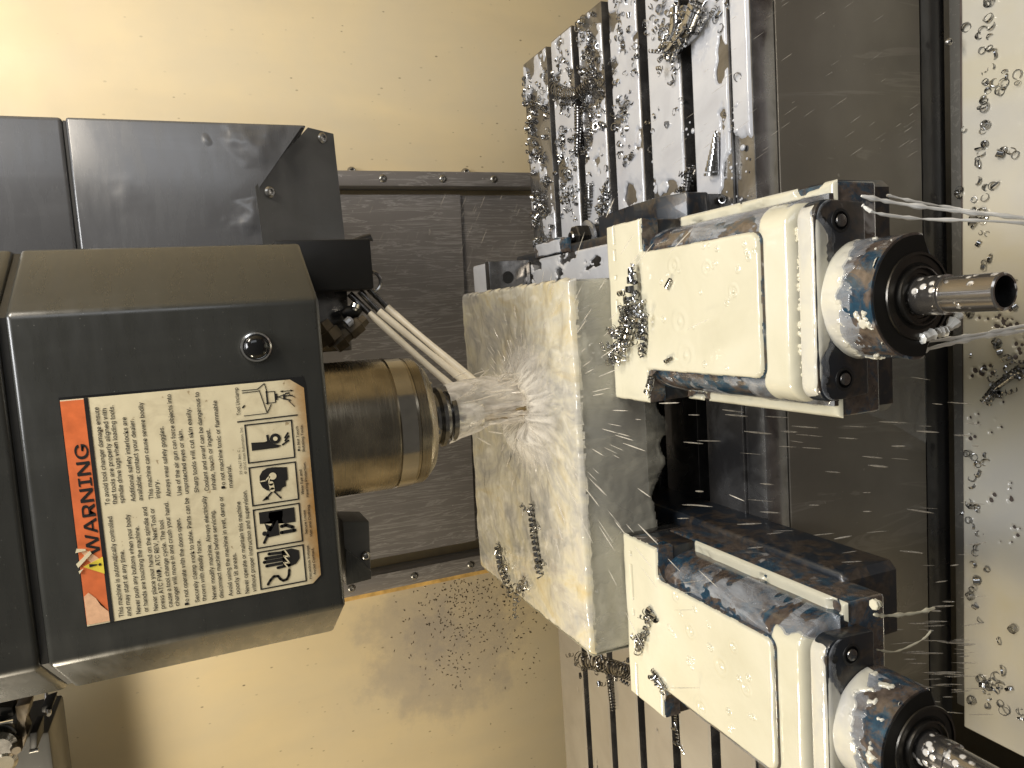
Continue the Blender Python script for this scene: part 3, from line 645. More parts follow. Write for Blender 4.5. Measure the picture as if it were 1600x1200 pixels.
RR = [('To avoid tool changer damage ensure', .524, .140, .432), ('that tools are properly aligned with', .523, .169, None), ('spindle drive lugs when loading tools.', .523, .197, .435), ('Additional safety interlocks are', .523, .241, None), ('available; contact your dealer.', .523, .270, None),
      ('This machine can cause severe bodily', .523, .312, .436), ('injury.', .523, .339, None), ('Always wear safety goggles.', .524, .383, None), ('Use of the air gun can force objects into', .523, .427, .46), ('unprotected eyes or skin.', .525, .457, None), ('Sharp tools will cut skin easily.', .525, .499, None),
      ('Coolant and swarf can be dangerous to', .526, .542, .455), ('inhale, touch or ingest.', .526, .572, None), ('Do not machine toxic or flammable', .525, .613, .41), ('material.', .525, .644, None)]
ss = sz*0.685*LH/LH
text_mesh([(s, u, v, sz, (wd or len(s)*.0116), 0.012) for s, u, v, wd in LL], 'lettering')
text_mesh([(s, u, v, sz, (wd or len(s)*.0118), 0.012) for s, u, v, wd in RR], 'lettering')
text_mesh([('Tool Unclamp', .857, .708, .032, .128, 0.01), ('29-0427 Rev. C', .580, .690, .022, .115, 0.0), ('© 2010 Haas Automation, Inc.', .580, .710, .022, .222, 0.0)], 'small_lettering')
text_mesh([('Hazardous Voltage.', .025, .955, .0225, .170, .02), ('Avoid Contact.', .042, .977, .0225, .134, .02), ('Secure Loose', .248, .955, .0225, .118, .02), ('Hair and Clothing.', .234, .976, .0225, .158, .02),
           ('Wear Eye and', .444, .955, .0225, .12, .02), ('Hearing Protection.', .428, .976, .0225, .172, .02), ('Do Not Touch', .656, .957, .0225, .118, .02), ('Rotating Tools.', .651, .978, .0225, .13, .02)], 'caption_lettering')

# ------------------------------------------------------------------ tool holder and cutter
th = thing('tool_holder', (AX, AY, 0.16), 'steel tool holder with an end mill cutting into the block', 'tool')
obj('holder_flange', lathe(BM(), (AX, AY, zbot+0.004), (0, 0, -1), [(0, 0.022), (0.006, 0.022), (0.0065, 0.0318), (0.0105, 0.0318), (0.0135, 0.0275), (0.0165, 0.0275), (0.0195, 0.0318), (0.0235, 0.0318), (0.024, 0.026), (0.030, 0.0245), (0.031, 0.027), (0.036, 0.027), (0.037, 0.022)], 56), 'dark_steel', th)
obj('collet_nut', lathe(BM(), (AX, AY, zbot-0.033), (0, 0, -1), [(0, 0.0205), (0.014, 0.0205), (0.017, 0.0185), (0.030, 0.0175), (0.032, 0.014)], 40), 'chrome', th)
# fluted end mill
bm = BM(); n = 40; rings = []
ztop, zend = zbot-0.062, 0.160
for i in range(26):
    t = i/25; z = ztop+(zend-ztop)*t; ring = []
    for k in range(n):
        a = 2*math.pi*k/n; ph = 2*(a-t*3.6); fl = 1-0.30*max(0, math.cos(ph*1.0))**6*(1 if t > .3 else t/.3)
        ring.append(bm.verts.new((AX+0.0105*fl*math.cos(a), AY+0.0105*fl*math.sin(a), z)))
    rings.append(ring)
for a, c in zip(rings, rings[1:]):
    for k in range(n): bm.faces.new((a[k], a[(k+1) % n], c[(k+1) % n], c[k]))
bm.faces.new(rings[0][::-1]); bm.faces.new(rings[-1])
obj('end_mill', bm, simple('gold_end_mill', (0.42, 0.33, 0.19), 0.25, 0.9), th)

# ------------------------------------------------------------------ tool carousel at the upper left
ca = thing('tool_carousel', (-0.42, 0.22, 0.60), 'black tool carousel fingers and tool holders beside the spindle head', 'tool changer')
def cp(x, y): return at(x, y, 'Y', 0.16)
def cprism(px, y0, y1): return prism(BM(), [(cp(*p).x, cp(*p).z) for p in px], y0, y1, 'Y', 0.001, 2)
obj('carousel_plate', cprism([(-60, 1098), (22, 1098), (26, 1112), (0, 1125), (-60, 1130)], 0.15, 0.20), 'black', ca)
fg = obj('gripper_finger', cprism([(26, 1098), (50, 1092), (46, 1112), (40, 1125), (46, 1140), (40, 1160), (30, 1168), (34, 1140), (30, 1118)], 0.15, 0.175), 'brass', ca)
obj('gripper_finger', cprism([(52, 1132), (64, 1130), (63, 1158), (52, 1160)], 0.14, 0.18), 'black', ca)
obj('gripper_finger', cprism([(70, 1092), (88, 1086), (86, 1096), (78, 1101), (70, 1100)], 0.14, 0.17), 'black', ca)
for (x, y), r, mm in (((8, 1150), 0.017, 'dark_steel'), ((16, 1172), 0.013, 'chrome'), ((35, 1151), 0.006, 'brass'), ((-20, 1180), 0.030, 'black'), ((84, 1097), 0.0028, 'chrome')):
    p = cp(x, y); obj('tool_shank', lathe(BM(), (p.x, 0.13, p.z), (0.1, 1, 0.2), [(0, r*.7), (0.004, r), (0.012, r), (0.013, r*.8), (0.018, r*.8), (0.019, r), (0.028, r), (0.05, r*.6)], 24), mm, ca)
for x0, y0, x1, y1 in ((3, 1118, 27, 1113), (52, 1160, 66, 1157), (8, 1146, 20, 1142)):
    obj('bright_edge', tube(BM(), [cp(x0, y0)+Vector((0, -.02, 0)), cp(x1, y1)+Vector((0, -.02, 0))], 0.0018, 8), 'chrome', ca)
obj('carousel_shade_slab', box(BM(), -1.2, at(115, 1140, 'Y', 0.30).x+0.05, 0.20, 0.30, 0.70, 1.1, 0.004), 'cap', ca)  # large slab added, mostly out of view, so its underside shades the wall

# ------------------------------------------------------------------ vises
JZ = 0.125
def fixed_parts(cx, t):
    P = {}
    P['bed'] = obj('bed', prism(BM(), [(cx+x, y) for x, y in ((-.090, .265), (-.090, -.338), (-.084, -.344), (-.032, -.344), (-.032, -.250), (.032, -.250), (.032, -.344), (.084, -.344), (.090, -.338), (.090, .265))], 0, 0.054, 'Z', 0.006, 3, True), 'vise_dark', t)
    for s in (-1, 1):
        obj('slide_way', box(BM(), cx+s*.0545-.022, cx+s*.0545+.022, -0.32, 0.19, 0.0535, 0.066, 0.001), 'dark_steel', P['bed'])
    fj = obj('fixed_jaw', box(BM(), cx-.079, cx+.079, 0.2045, 0.262, 0.058, JZ-.003, 0.004), 'vise', t)
    jp = obj('jaw_plate', box(BM(), cx-.079, cx+.079, 0.189, 0.2042, 0.066, JZ+0.002, 0.001), 'dark_steel', fj)
    for s in (-1, 1):
        obj('jaw_screw', lathe(BM(), (cx+s*.056, 0.1888, 0.100), (0, -1, 0), [(0, 0.0085), (0.0008, 0.0082), (0.0009, 0.0062), (0.0003, 0.0060), (0.0003, 0.0002)], 20), 'hole', fj)
    return P
def jaw_field(X, Y):
    rx, ry, rz, zc = .0225, .010, .0365, .085
    dx = np.clip(np.abs(X)-.052, 0, rx); dy = np.clip(-.3625-Y, 0, ry)
    q = np.sqrt(np.clip(1-(dx/rx)**2-(dy/ry)**2, .02, 1)); Z = zc+rz*q
    N = np.stack([np.sign(X)*dx/rx**2, -dy/ry**2, q/rz], -1); N = N/np.linalg.norm(N, axis=-1, keepdims=True)
    return Z, N
def moving_parts(cx, t):
    y0 = -0.130
    xs = list(-.052-.0223*np.sin(np.linspace(math.pi/2, 0, 11)))+list(np.linspace(-.04, .04, 5))+list(.052+.0223*np.sin(np.linspace(0, math.pi/2, 11)))
    ys = list(-.3625-.0099*np.sin(np.linspace(math.pi/2, 0, 8)))+list(np.linspace(-.34, -.150, 8))
    gx, gy = np.meshgrid(np.array(xs), np.array(ys)); gz, _ = jaw_field(gx, gy); nxx = len(xs)
    V_ = [(cx+a, b_, c) for a, b_, c in zip(gx.ravel(), gy.ravel(), gz.ravel())]
    F_ = [(j*nxx+i, j*nxx+i+1, (j+1)*nxx+i+1, (j+1)*nxx+i) for j in range(len(ys)-1) for i in range(nxx-1)]
    rim = [i for i in range(nxx)]+[j*nxx+nxx-1 for j in range(1, len(ys))]+[(len(ys)-1)*nxx+i for i in range(nxx-2, -1, -1)]+[j*nxx for j in range(len(ys)-2, 0, -1)]
    b0 = len(V_); V_ += [(V_[i][0], V_[i][1], .0665) for i in rim]; nr_ = len(rim)
    F_ += [(rim[i], b0+i, b0+(i+1) % nr_, rim[(i+1) % nr_]) for i in range(nr_)]+[tuple(range(b0, b0+nr_))[::-1]]
    mj = pyobj('movable_jaw', V_, F_, 'vise', t, 40)
    obj('jaw_plate', box(BM(), cx-.083, cx+.083, -.1435, y0, 0.067, JZ+0.0005, 0.0012), 'dark_steel', mj)
    r = .010
    pts = [(-.083, -.1450), (-.083, -.190), (-.0655, -.190)]
    for k in range(7): a = R(90-90*k/6); pts.append((-.0655+.0120*math.cos(a)*1.0-0.0, -.202+.0120*math.sin(a)))
    pts += [(-.0535, -.334)]
    for k in range(7): a = R(180+90*k/6); pts.append((-.0455+.008*math.cos(a), -.335+.008*math.sin(a)))
    full = pts+[(-x, y) for x, y in pts[::-1]]
    obj('jaw_top', prism(BM(), [(cx+x, y) for x, y in full], 0.108, JZ, 'Z', 0.0018, 3, True), 'vise', mj)
    obj('jaw_side', box(BM(), cx-.0825, cx+.0825, -.1895, -.1452, 0.0835, 0.1075, 0.001), 'vise_dark', mj)
    obj('jaw_skirt', box(BM(), cx-.083, cx+.083, -.3735, -.1452, 0.046, 0.083, 0.003, 3), 'vise', mj)
    # front cap with ears, hub, rings, screw
    fc = obj('front_cap', prism(BM(), [(cx-.066, .074), (cx+.066, .074)]+[(cx+x, z) for x, z in rrect(-.068, .068, .080, .1195, .012)[:14]], -.3885, -.3738, 'Y', 0.0018, 2), 'vise_dark', t)
    for s in (-1, 1):
        obj('cap_bolt', lathe(BM(), (cx+s*.0535, -.3883, 0.0965), (0, -1, 0), [(0, .0082), (.0006, .0080), (.0008, .0062), (.0002, .0060), (.0002, .0002)], 22), 'hole', fc)
        obj('bolt_head', lathe(BM(), (cx+s*.0535, -.3886, 0.0965), (0, -1, 0), [(0, .0046), (.0012, .0042), (.0016, .0024)], 14), 'dark_steel', fc)
        obj('dowel_hole', lathe(BM(), (cx+s*.0535, -.3884, 0.1120), (0, -1, 0), [(0, .0030), (.0005, .0026), (.0002, .0002)], 14), 'hole', fc)
    HZc, HR = .075, .0405
    arc = [(cx+HR*math.cos(R(a)), HZc+HR*math.sin(R(a))) for a in np.linspace(-8, 188, 30)]
    arc += [(cx-.024, HZc-.012), (cx-.012, HZc-.020), (cx+.012, HZc-.020), (cx+.024, HZc-.012)]
    hb = obj('screw_hub', prism(BM(), arc, -.4286, -.388, 'Y', 0.0012, 2), 'vise', t)
    obj('hub_face', prism(BM(), [(cx+(x-cx)*.955, HZc+(z-HZc)*.955) for x, z in arc], -.4292, -.4280, 'Y'), 'hubface', hb)
    obj('bearing_ring', lathe(BM(), (cx, -.429, HZc), (0, -1, 0), [(0, .0285), (.0012, .0280), (.0014, .0262), (.0004, .0270), (.0004, .0215)], 48, False), 'ring', hb)
    obj('bearing_ring', lathe(BM(), (cx, -.429, HZc), (0, -1, 0), [(0, .0195), (.003, .0190), (.0034, .0178), (.0015, .0172), (.0018, .0145), (.0005, .0140), (.0005, .011)], 48, False), 'ring', hb)
    sc_ = obj('screw_shaft', lathe(BM(), (cx, -.428, HZc), (0, -1, 0), [(0, .0125), (.022, .0125), (.0225, .0112), (.0565, .0112), (.0575, .0104), (.0575, .0092), (.030, .0090), (.030, .0002)], 36), 'shaft', t)
    obj('socket_hole', lathe(BM(), (cx, -.4850, HZc), (0, 1, 0), [(0, .0089), (.010, .0087), (.0102, .0002)], 24, False), 'hole', sc_)
def build_vise(cx, label_):
    t = thing('milling_vise', (cx, -0.06, 0), label_, 'vise', 'milling vises gripping the block')
    fixed_parts(cx, t); moving_parts(cx, t); return t
def children(o): return [c for c in bpy.data.objects if c.parent == o]
def copy_tree(o, parent=None):
    kids = children(o); c = o.copy(); COL.objects.link(c)
    if parent: c.parent = parent
    for ch in kids: copy_tree(ch, c)
    return c
VR, VL = 0.0425, -0.2605
v1 = build_vise(VR, 'blue iron vise standing beside the chip covered end of the table')
v2 = copy_tree(v1); v2.location.x = VL; v2['label'] = 'blue iron vise farthest from the chips, its side and dark bed wall showing'

# clamp bolt and hold-down at the right vise
bo = thing('clamp_bolt', (0.1415, 0.10, 0.0), 'steel hex nut on a stud with washer, on the table beside the vise', 'bolt')
d_ = (0, 0, 1)
obj('stud', lathe(BM(), (0.1415, 0.10, 0.0), d_, [(0, .0075), (.0455, .0075), (.0470, .006), (.0468, .003), (.044, .0025), (.044, .0002)], 16), 'dark_steel', bo)
obj('washer', lathe(BM(), (0.1415, 0.10, 0.0195), d_, [(0, .0205), (.0005, .0210), (.0035, .0210), (.0040, .0200)], 32), 'nut_steel', bo)
obj('nut', lathe(BM(), (0.1415, 0.10, 0.0237), d_, [(0, .0145), (.001, .0155), (.0165, .0155), (.0180, .0135)], 6), 'ring', bo, 15)
obj('spacer', lathe(BM(), (0.1415, 0.10, 0.0), d_, [(0, .0165), (.0195, .0165)], 24), 'vise_dark', bo)
cl = thing('vise_clamp', (0.145, -0.06, 0.0), 'dark sloping steel clamp bar against the side of the vise nearest the table end', 'clamp')
prof = [(-.150, .020), (-.150, .045), (-.118, .060), (-.075, .060), (-.045, .052), (.020, .050), (.020, .020)]
obj('clamp_bar', prism(BM(), prof, 0.128, 0.156, 'X', 0.002, 2), 'vise_dark', cl)
obj('clamp_foot', box(BM(), 0.129, 0.155, -.145, -.095, 0.0, 0.0205, 0.001), 'dark_steel', cl)
lug = thing('vise_lug', (0.118, 0.13, 0.054), 'small blue coolant coated lug on the vise bed between the nut and the block', 'clamp')
obj('lug_block', prism(BM(), [(0.1215, 0.085), (0.140, 0.085), (0.144, 0.120), (0.137, 0.186), (0.1215, 0.186)], 0.0542, 0.0600, 'Z', 0.003, 2, True), 'vise', lug)

# ------------------------------------------------------------------ workpiece
BX0, BX1, BY0, BY1, BZ0, BZ1 = -0.2946, 0.0771, -0.1281, 0.1864, 0.0912, 0.1665
blk = tag(obj('workpiece', box(BM(), BX0, BX1, BY0, BY1, BZ0, BZ1, 0.0012), 'alu'), 'large aluminium block held by both vises under the cutter', 'metal block')

def kindstuff(o): o['kind'] = 'stuff'; return o
# coolant over the block top
def emask(u, v, e=0.02): return np.minimum(np.minimum(u, 1-u), np.minimum(v, 1-v))
ov = 0.0035
S = plane_S((BX0-ov, BY0-ov, BZ1-0.0015), (BX1-BX0+2*ov, 0, 0), (0, BY1-BY0+2*ov, 0), (0, 0, 1))
M['block_cool'] = streaked('racing_coolant', 0, 0)
def mk(u, v, P): return emask(u, v)*0.35-0.0022+(fbm(P[..., 0]*90, P[..., 1]*90)-.5)*0.004
o = film('coolant_film', S, 300, 260, mk, 0.0052, M['block_cool'], 0.004, 0.0040, 30)
kindstuff(o)
cx_, cy_ = AX-o.location.x, AY-o.location.y
for nd in M['block_cool'].node_tree.nodes:
    if nd.type == 'VECT_MATH' and nd.operation == 'SUBTRACT': nd.inputs[1].default_value = (cx_, cy_, 0)
# thin sheet running down the block front, with a flapping lower edge
def Sfront(u, v):
    X = BX0+0.002+u*(BX1-BX0-0.004); Z = BZ1-v*0.115
    Y = BY0-0.0012-0.004*fbm(X*25, Z*25)-0.010*np.clip(v-.62, 0, 1)*2*fbm(X*30+5, Z*12)
    P = np.stack([X, Y, Z], -1); N = np.zeros_like(P); N[..., 1] = -1; return P, N
def mfront(u, v, P):
    X = P[..., 0]
    low = 0.50+0.35*fbm(X*22+3, X*0)+0.20*np.exp(-((X+0.075)/0.04)**2)-0.22*np.exp(-((X-.06)/.03)**2)-0.1*np.exp(-((X+.19)/.05)**2)
    return (low-v)
kindstuff(film('coolant_sheet', Sfront, 220, 90, mfront, 0.0012, 'sheet', 0.1, 0.0015, 60))
# cream runs at left end of block front
def mrun(u, v, P): return np.minimum(0.10-u+0.05*(fbm(P[..., 2]*60, P[..., 2]*0+2)-.5), 0.97*0.65-v)
kindstuff(film('coolant_film', Sfront, 200, 80, mrun, 0.0022, 'sheet', 0.05, 0.002, 70))
# end face of block (left end) creamy
S = plane_S((BX0-0.0002, BY1, BZ1), (0, BY0-BY1, 0), (0, 0, BZ0-BZ1), (-1, 0, 0))
kindstuff(film('coolant_film', S, 140, 40, lambda u, v, P: 0.9-v-0.4*fbm(P[..., 1]*40, P[..., 1]*0), 0.003, 'cream', 0.15, 0.002, 60))

# ------------------------------------------------------------------ coolant on the vises
RIP = [(at(x, y, 'Z', JZ), r_) for x, y, r_ in ((1065, 502, .011), (1056, 415, .008), (1108, 418, .006), (1075, 555, .012), (1150, 455, .006), (1082, 985, .007), (1130, 1040, .009), (1100, 1105, .008), (1150, 1010, .005), (1060, 930, .006), (1170, 1075, .006))]
rq = random.Random(9)
BUB = [(at(rq.uniform(1020, 1190), rq.uniform(380, 585), 'Z', JZ), rq.uniform(.0010, .0022)) for _ in range(26)]
for _ in range(13):
    b0_ = at(rq.uniform(1050, 1210), rq.uniform(930, 1150), 'Z', JZ)
    for _ in range(rq.randint(1, 4)): BUB.append((b0_+Vector((rq.gauss(0, .003), rq.gauss(0, .003), 0)), rq.uniform(.0010, .0022)))
def ripples(P):
    h = 0
    for c, r_ in RIP:
        d = np.hypot(P[..., 0]-c.x, P[..., 1]-c.y)/r_; h = h+.00065*np.cos(d*7.5)*np.exp(-(d*1.1)**2)
    for c, r_ in BUB:
        d = np.hypot(P[..., 0]-c.x, P[..., 1]-c.y)/r_; h = h+.0011*np.exp(-((d-1)/.35)**2)-.0009*np.exp(-(d/.6)**2)
    return h
def jaw_films(cx, seed, right):
    sx = seed*13.7
    # jaw plate + jaw head + pad: one even creamy pool with a lip
    S = plane_S((cx-.0845, -.345, JZ+.0003), (.169, 0, 0), (0, .217, 0), (0, 0, 1)); grid = (300, 380)
    def mk(u, v, P):
        X = P[..., 0]-cx; Y = P[..., 1]
        a = np.minimum(.0830-np.abs(X), np.minimum(Y+.1895, -.1300-Y))
        r_ = .009; qx = np.abs(X)-(.0530-r_); qy = np.abs(Y+.2637)-(.0787-r_)
        b_ = r_-np.hypot(np.maximum(qx, 0), np.maximum(qy, 0))-np.minimum(np.maximum(qx, qy), 0)
        k_ = .006; hs_ = np.clip(.5+.5*(a-b_)/k_, 0, 1); sm_ = b_*(1-hs_)+a*hs_+k_*hs_*(1-hs_)
        gap = np.abs(Y+.1443)-.0009+np.where(fbm(X*60+sx, X*0) > .5, .003, 0)
        return np.minimum(sm_-.0002+(fbm(X*90+sx, Y*90)-.5)*.0010, gap)
    kindstuff(film('coolant_film', S, *grid, mk, .0021, 'cream', .0030, .0009, 45, extra=ripples))
    # front shoulder and sloping sides of the movable jaw
    def Sj(u, v):
        X = (u-.5)*2*.0742; Y = -.3722+v*.222; Z, N = jaw_field(X, Y); return np.stack([X+cx, Y, Z], -1), N
    def mk2(u, v, P):
        X = P[..., 0]-cx; Y = P[..., 1]; side = (.068 if right else .062)
        return np.minimum(side-np.abs(X)+(fbm(X*50+sx, Y*50)-.5)*.016, np.minimum(-.3372-Y+(fbm(X*60, Y*30+sx)-.5)*.010+np.clip(.052-np.abs(X), 0, .02), (Y+.3722)+.001))
    kindstuff(film('coolant_film', Sj, 200, 240, mk2, .0012, 'cream', .004, .0007, 60))
    def mk3(u, v, P):
        X = P[..., 0]-cx; Y = P[..., 1]; thr = .47 if (right) else .52
        return np.minimum(fbm(X*70+sx, Y*42, 4)-thr+.10*np.clip(-(Y+.29)/.05, -1, 1), np.minimum((np.abs(X)-.0535)*20, (-.192-Y)*20))
    kindstuff(film('coolant_film', Sj, 220, 300, mk3, .0008, 'milkthin', .10, .0005, 80))
    for s in (-1, 1):
        # drip ledge along the bed side
        S2 = plane_S((cx+.0690 if s > 0 else cx-.0835, -.374, .0833), (.0145, 0, 0), (0, .182, 0), (0, 0, 1))
        kindstuff(film('coolant_film', S2, 14, 200, lambda u, v, P: np.minimum(np.minimum(emask(u, v*0+.5)*.02, emask(v, u*0+.5)*.2), (fbm(P[..., 1]*40+sx, P[..., 0]*60)-.30)*.03), .0034, 'cream', .006, .0022, 42))
    # cap: one sheet over the top, round the edge and down the front
    def Scap(u, v):
        s_ = v*.052; L1, rr_ = .0105, .004; L2 = rr_*math.pi/2
        t = np.clip((s_-L1)/rr_, 0, math.pi/2); fr_ = np.clip(s_-L1-L2, 0, 1)
        Y = -.374-np.minimum(s_, L1)-rr_*np.sin(t); Z = .1195-rr_+rr_*np.cos(t)-fr_; X = cx+(u-.5)*.134
        q = np.clip(np.abs(X-cx)-.055, 0, .0118); Z = Z-(.012-np.sqrt(.012**2-q**2))*(1-np.clip(fr_/.02, 0, 1))
        return np.stack([X, Y, Z], -1), np.stack([0*t, -np.sin(t), np.cos(t)], -1)
    def mcap(u, v, P, grow=0.0):
        X = P[..., 0]-cx; s_ = v*.052
        lim = .0150+.030*np.exp(-(X/.022)**2)+.020*(fbm(X*55+sx, X*0+1.5)-.40)+grow
        return np.minimum(np.minimum(lim-s_, .0655-np.abs(X)+.010*(fbm(X*40+sx, s_*60)-.55)+grow), (s_+.0005))
    kindstuff(film('coolant_film', Scap, 220, 90, mcap, .0013, 'hubmilk', .007, .0007, 70))
    kindstuff(film('coolant_film', Scap, 220, 90, lambda u, v, P: mcap(u, v, P, .006), .0005, 'milkthin', .005, .0002, 90))
    HZc, HR = .075, .0405
    def Shub(u, v):
        a = R(10)+u*R(160); Y = -.389-v*.0385
        X = cx+HR*np.cos(a)+0*Y; Z = HZc+HR*np.sin(a)+0*Y
        return np.stack([X, Y+0*a, Z], -1), np.stack([np.cos(a), 0*a, np.sin(a)], -1)+0*Y[..., None]
    kindstuff(film('coolant_film', Shub, 220, 80, lambda u, v, P: np.maximum(((.40 if right else .46)+.50*(fbm(u*7+sx, v*0)-.45)-v-1.3*np.abs(u-.52)**2)*.04, (fbm(u*15+sx*2, v*5+2)-.68)*.10), .0014, 'hubmilk', .009, .0006, 90))
    kindstuff(film('coolant_film', Shub, 220, 80, lambda u, v, P: (.60+.55*(fbm(u*9+sx, v*0)-.45)-v-1.0*np.abs(u-.52)**2)*.04+(fbm(u*16+sx, v*7)-.5)*.02, .0006, 'milkthin', .006, .0003, 90))
jaw_films(VR, 1.0, True); jaw_films(VL, 2.3, False)
# fixed jaw top and way films on the right vise
S = plane_S((VR-.079, .206, JZ-.0025), (.158, 0, 0), (0, .055, 0), (0, 0, 1))
kindstuff(film('coolant_film', S, 120, 40, lambda u, v, P: emask(u, v)*.05-.0005, .0022, 'milk', .003))
S = plane_S((VR+.031, -.128, .0662), (.046, 0, 0), (0, .31, 0), (0, 0, 1))
kindstuff(film('coolant_film', S, 60, 240, lambda u, v, P: np.minimum(emask(u, u)*.045-.0004, (fbm(P[..., 0]*60, P[..., 1]*30)-.45)*.05), .0016, 'milk', .003, .0005, 80))
S = plane_S((.1215, .10, .0602), (.019, 0, 0), (0, .080, 0), (0, 0, 1))
kindstuff(film('coolant_film', S, 80, 90, lambda u, v, P: np.minimum(emask(u, v)*.05-.001, .010)+(fbm(P[..., 0]*70, P[..., 1]*50)-.58)*.012, .0016, 'milk', .005, .001, 80))

# ------------------------------------------------------------------ coolant pools on the table strips (right part)
def strip_film(k, x0, x1, thr, m='milk', cov=None):
    y0, y1 = strips[k]; nx = int((x1-x0)/.0013); ny = max(12, int((y1-y0)/.0013))
    S = plane_S((x0, y0, .0002), (x1-x0, 0, 0), (0, y1-y0, 0), (0, 0, 1))
    def mk(u, v, P):
        X, Y = P[..., 0], P[..., 1]
        f = fbm(X*28+k*5, Y*34+k*3, 4)-thr
        if cov is not None: f = f+cov(X, Y)
        return np.minimum(f, np.minimum(np.minimum(Y-y0-.0018, y1-.0018-Y)*18, (XR-.002-X)*18))
    kindstuff(film('coolant_film', S, nx, ny, mk, .0020, m, .06, .0006, 60))
strip_film(0, .10, XR, .56)
strip_film(1, .10, XR, .50, cov=lambda X, Y: np.where(X < .22, .25, 0.0))
strip_film(2, .12, XR, .48, cov=lambda X, Y: np.where(X < .22, .2, 0.0))
strip_film(3, .12, XR+.1, .40, cov=lambda X, Y: .10*np.clip((.33-X)/.1, -1, 1))
strip_film(4, .10, XR+.1, .22, cov=lambda X, Y: -.45*np.clip((.205+.25*(Y+.05)-X)/.02, 0, 1)+.2)
strip_film(5, .10, XR+.1, .26, cov=lambda X, Y: -.40*np.clip((.185-X)/.03, 0, 1)-.35*np.clip((-.140-Y)/.012, 0, 1)+.15)
for k, (y0, y1) in enumerate(strips):
    S = plane_S((-.95, y0, .0002), (.72 if k < 4 else .60, 0, 0), (0, y1-y0, 0), (0, 0, 1))
    def mt(u, v, P, y0=y0, y1=y1, k=k): return np.minimum(np.minimum(P[..., 1]-y0-.0012, y1-.0012-P[..., 1])*18, np.minimum(fbm(P[..., 0]*26+k*7, P[..., 1]*40, 4)-.20, (.98-u)*3))
    kindstuff(film('coolant_film', S, 480, 34, mt, .0009, 'tan_reflection', .05, .0004, 60))  # thin film whose tan colour carries the wall's painted reflection
S = plane_S((.17, YF+.001, -.0018), (.33, 0, 0), (0, .027, 0), (0, 0, 1))
kindstuff(film('coolant_film', S, 240, 24, lambda u, v, P: np.minimum(np.minimum(v, 1-v)*.027-.001, (P[..., 0]-.195-.02*fbm(P[..., 1]*60, P[..., 1]*0))*.4), .0030, 'milk', .004, .0006, 60))
# pale pool over the saddle cover, broken by foam holes
HOL = []
hr = random.Random(44)
for (x, y, sx_, sy_, n_) in ((1570, 500, 22, 22, 34), (1535, 575, 14, 12, 12), (1590, 545, 10, 16, 12), (1575, 770, 20, 18, 6), (1555, 640, 25, 25, 6), (1520, 660, 8, 30, 5), (1585, 840, 15, 30, 5)):
    for _ in range(n_): HOL.append((at(x+hr.gauss(0, sx_*.6), y+hr.gauss(0, sy_*.6), 'Z', zt), hr.uniform(.0009, .0030)))
S = plane_S((A[1].x-.003, -.42, zt+.0003), (.46-A[1].x, 0, 0), (0, A[1].y+.42+.003, 0), (0, 0, 1))
def mtray(u, v, P):
    X, Y = P[..., 0], P[..., 1]; k = np.minimum(np.minimum(u*.9, 1)*1.0+.002, ((A[1].y+.002)+(X-A[1].x)/(A[0].x-A[1].x)*(A[0].y-A[1].y-.006)-Y)-.0006)
    k = np.minimum(k, X-A[1].x-.0004)
    wob = (fbm(X*160, Y*160)-.5)*.0022
    for c, r_ in HOL: k = np.minimum(k, np.hypot(X-c.x, Y-c.y)-r_+wob)
    return k
kindstuff(film('coolant_film', S, 700, 150, mtray, .0016, 'traymilk', .0022, .0010, 35))
# beads of coolant
def beads(n, fn, m, name='coolant_drop', seed=1, squash=.5):
    r_ = random.Random(seed); V = []; Fc = []
    ico = BM(); bmesh.ops.create_icosphere(ico, subdivisions=2, radius=1); iv = [v.co.copy() for v in ico.verts]; ico.verts.index_update(); fi = [[v.index for v in f.verts] for f in ico.faces]; ico.free()
    for _ in range(n):
        c, rad = fn(r_); b0 = len(V); s = (1, r_.uniform(.8, 1.25), squash)
        V += [(c[0]+p.x*rad*s[0], c[1]+p.y*rad*s[1], c[2]+p.z*rad*s[2]) for p in iv]; Fc += [[i+b0 for i in f] for f in fi]
    return kindstuff(pyobj(name, V, Fc, m))
beads(150, lambda r: ((r.uniform(.12, .24), r.uniform(-.185, -.02), .0003), abs(r.gauss(0, .0011))+.0006), 'milk', seed=4)
beads(50, lambda r: ((VR+r.uniform(-.050, .050), r.uniform(-.374, -.370), JZ-.0075), r.uniform(.0007, .0022)), 'cream', seed=5)

# ------------------------------------------------------------------ metal chips
def ribbon(bm, pts, nrm, wd, th_):
    pts = [Vector(p) for p in pts]; rings = []
    for i, p in enumerate(pts):
        d = (pts[min(i+1, len(pts)-1)]-pts[max(i-1, 0)]).normalized(); n_ = Vector(nrm[i]).normalized(); s = d.cross(n_).normalized()
        tp = min(1, .35+3*min(i, len(pts)-1-i)/len(pts))
        rings.append([bm.verts.new(p+s*wd*tp*a+n_*th_*c) for a, c in ((-.5, -.5), (.5, -.5), (.5, .5), (-.5, .5))])
    for a, c in zip(rings, rings[1:]):
        for k in range(4): bm.faces.new((a[k], a[(k+1) % 4], c[(k+1) % 4], c[k]))
    bm.faces.new(rings[0][::-1]); bm.faces.new(rings[-1])
def helix_pts(path, r0, r1, turns, per=14, ph=0.0):
    """helix round a polyline path"""
    path = [Vector(p) for p in path]; n = max(8, int(turns*per)); out = []; nr = []
    for i in range(n+1):
        t = i/n*(len(path)-1); j = min(int(t), len(path)-2); p = path[j].lerp(path[j+1], t-j)
        d, u, v = frame(path[j+1]-path[j]); a = ph+2*math.pi*turns*i/n; r = r0+(r1-r0)*i/n
        q = u*math.cos(a)+v*math.sin(a); out.append(p+q*r); nr.append(q)
    return out, nr
chip_meshes = []
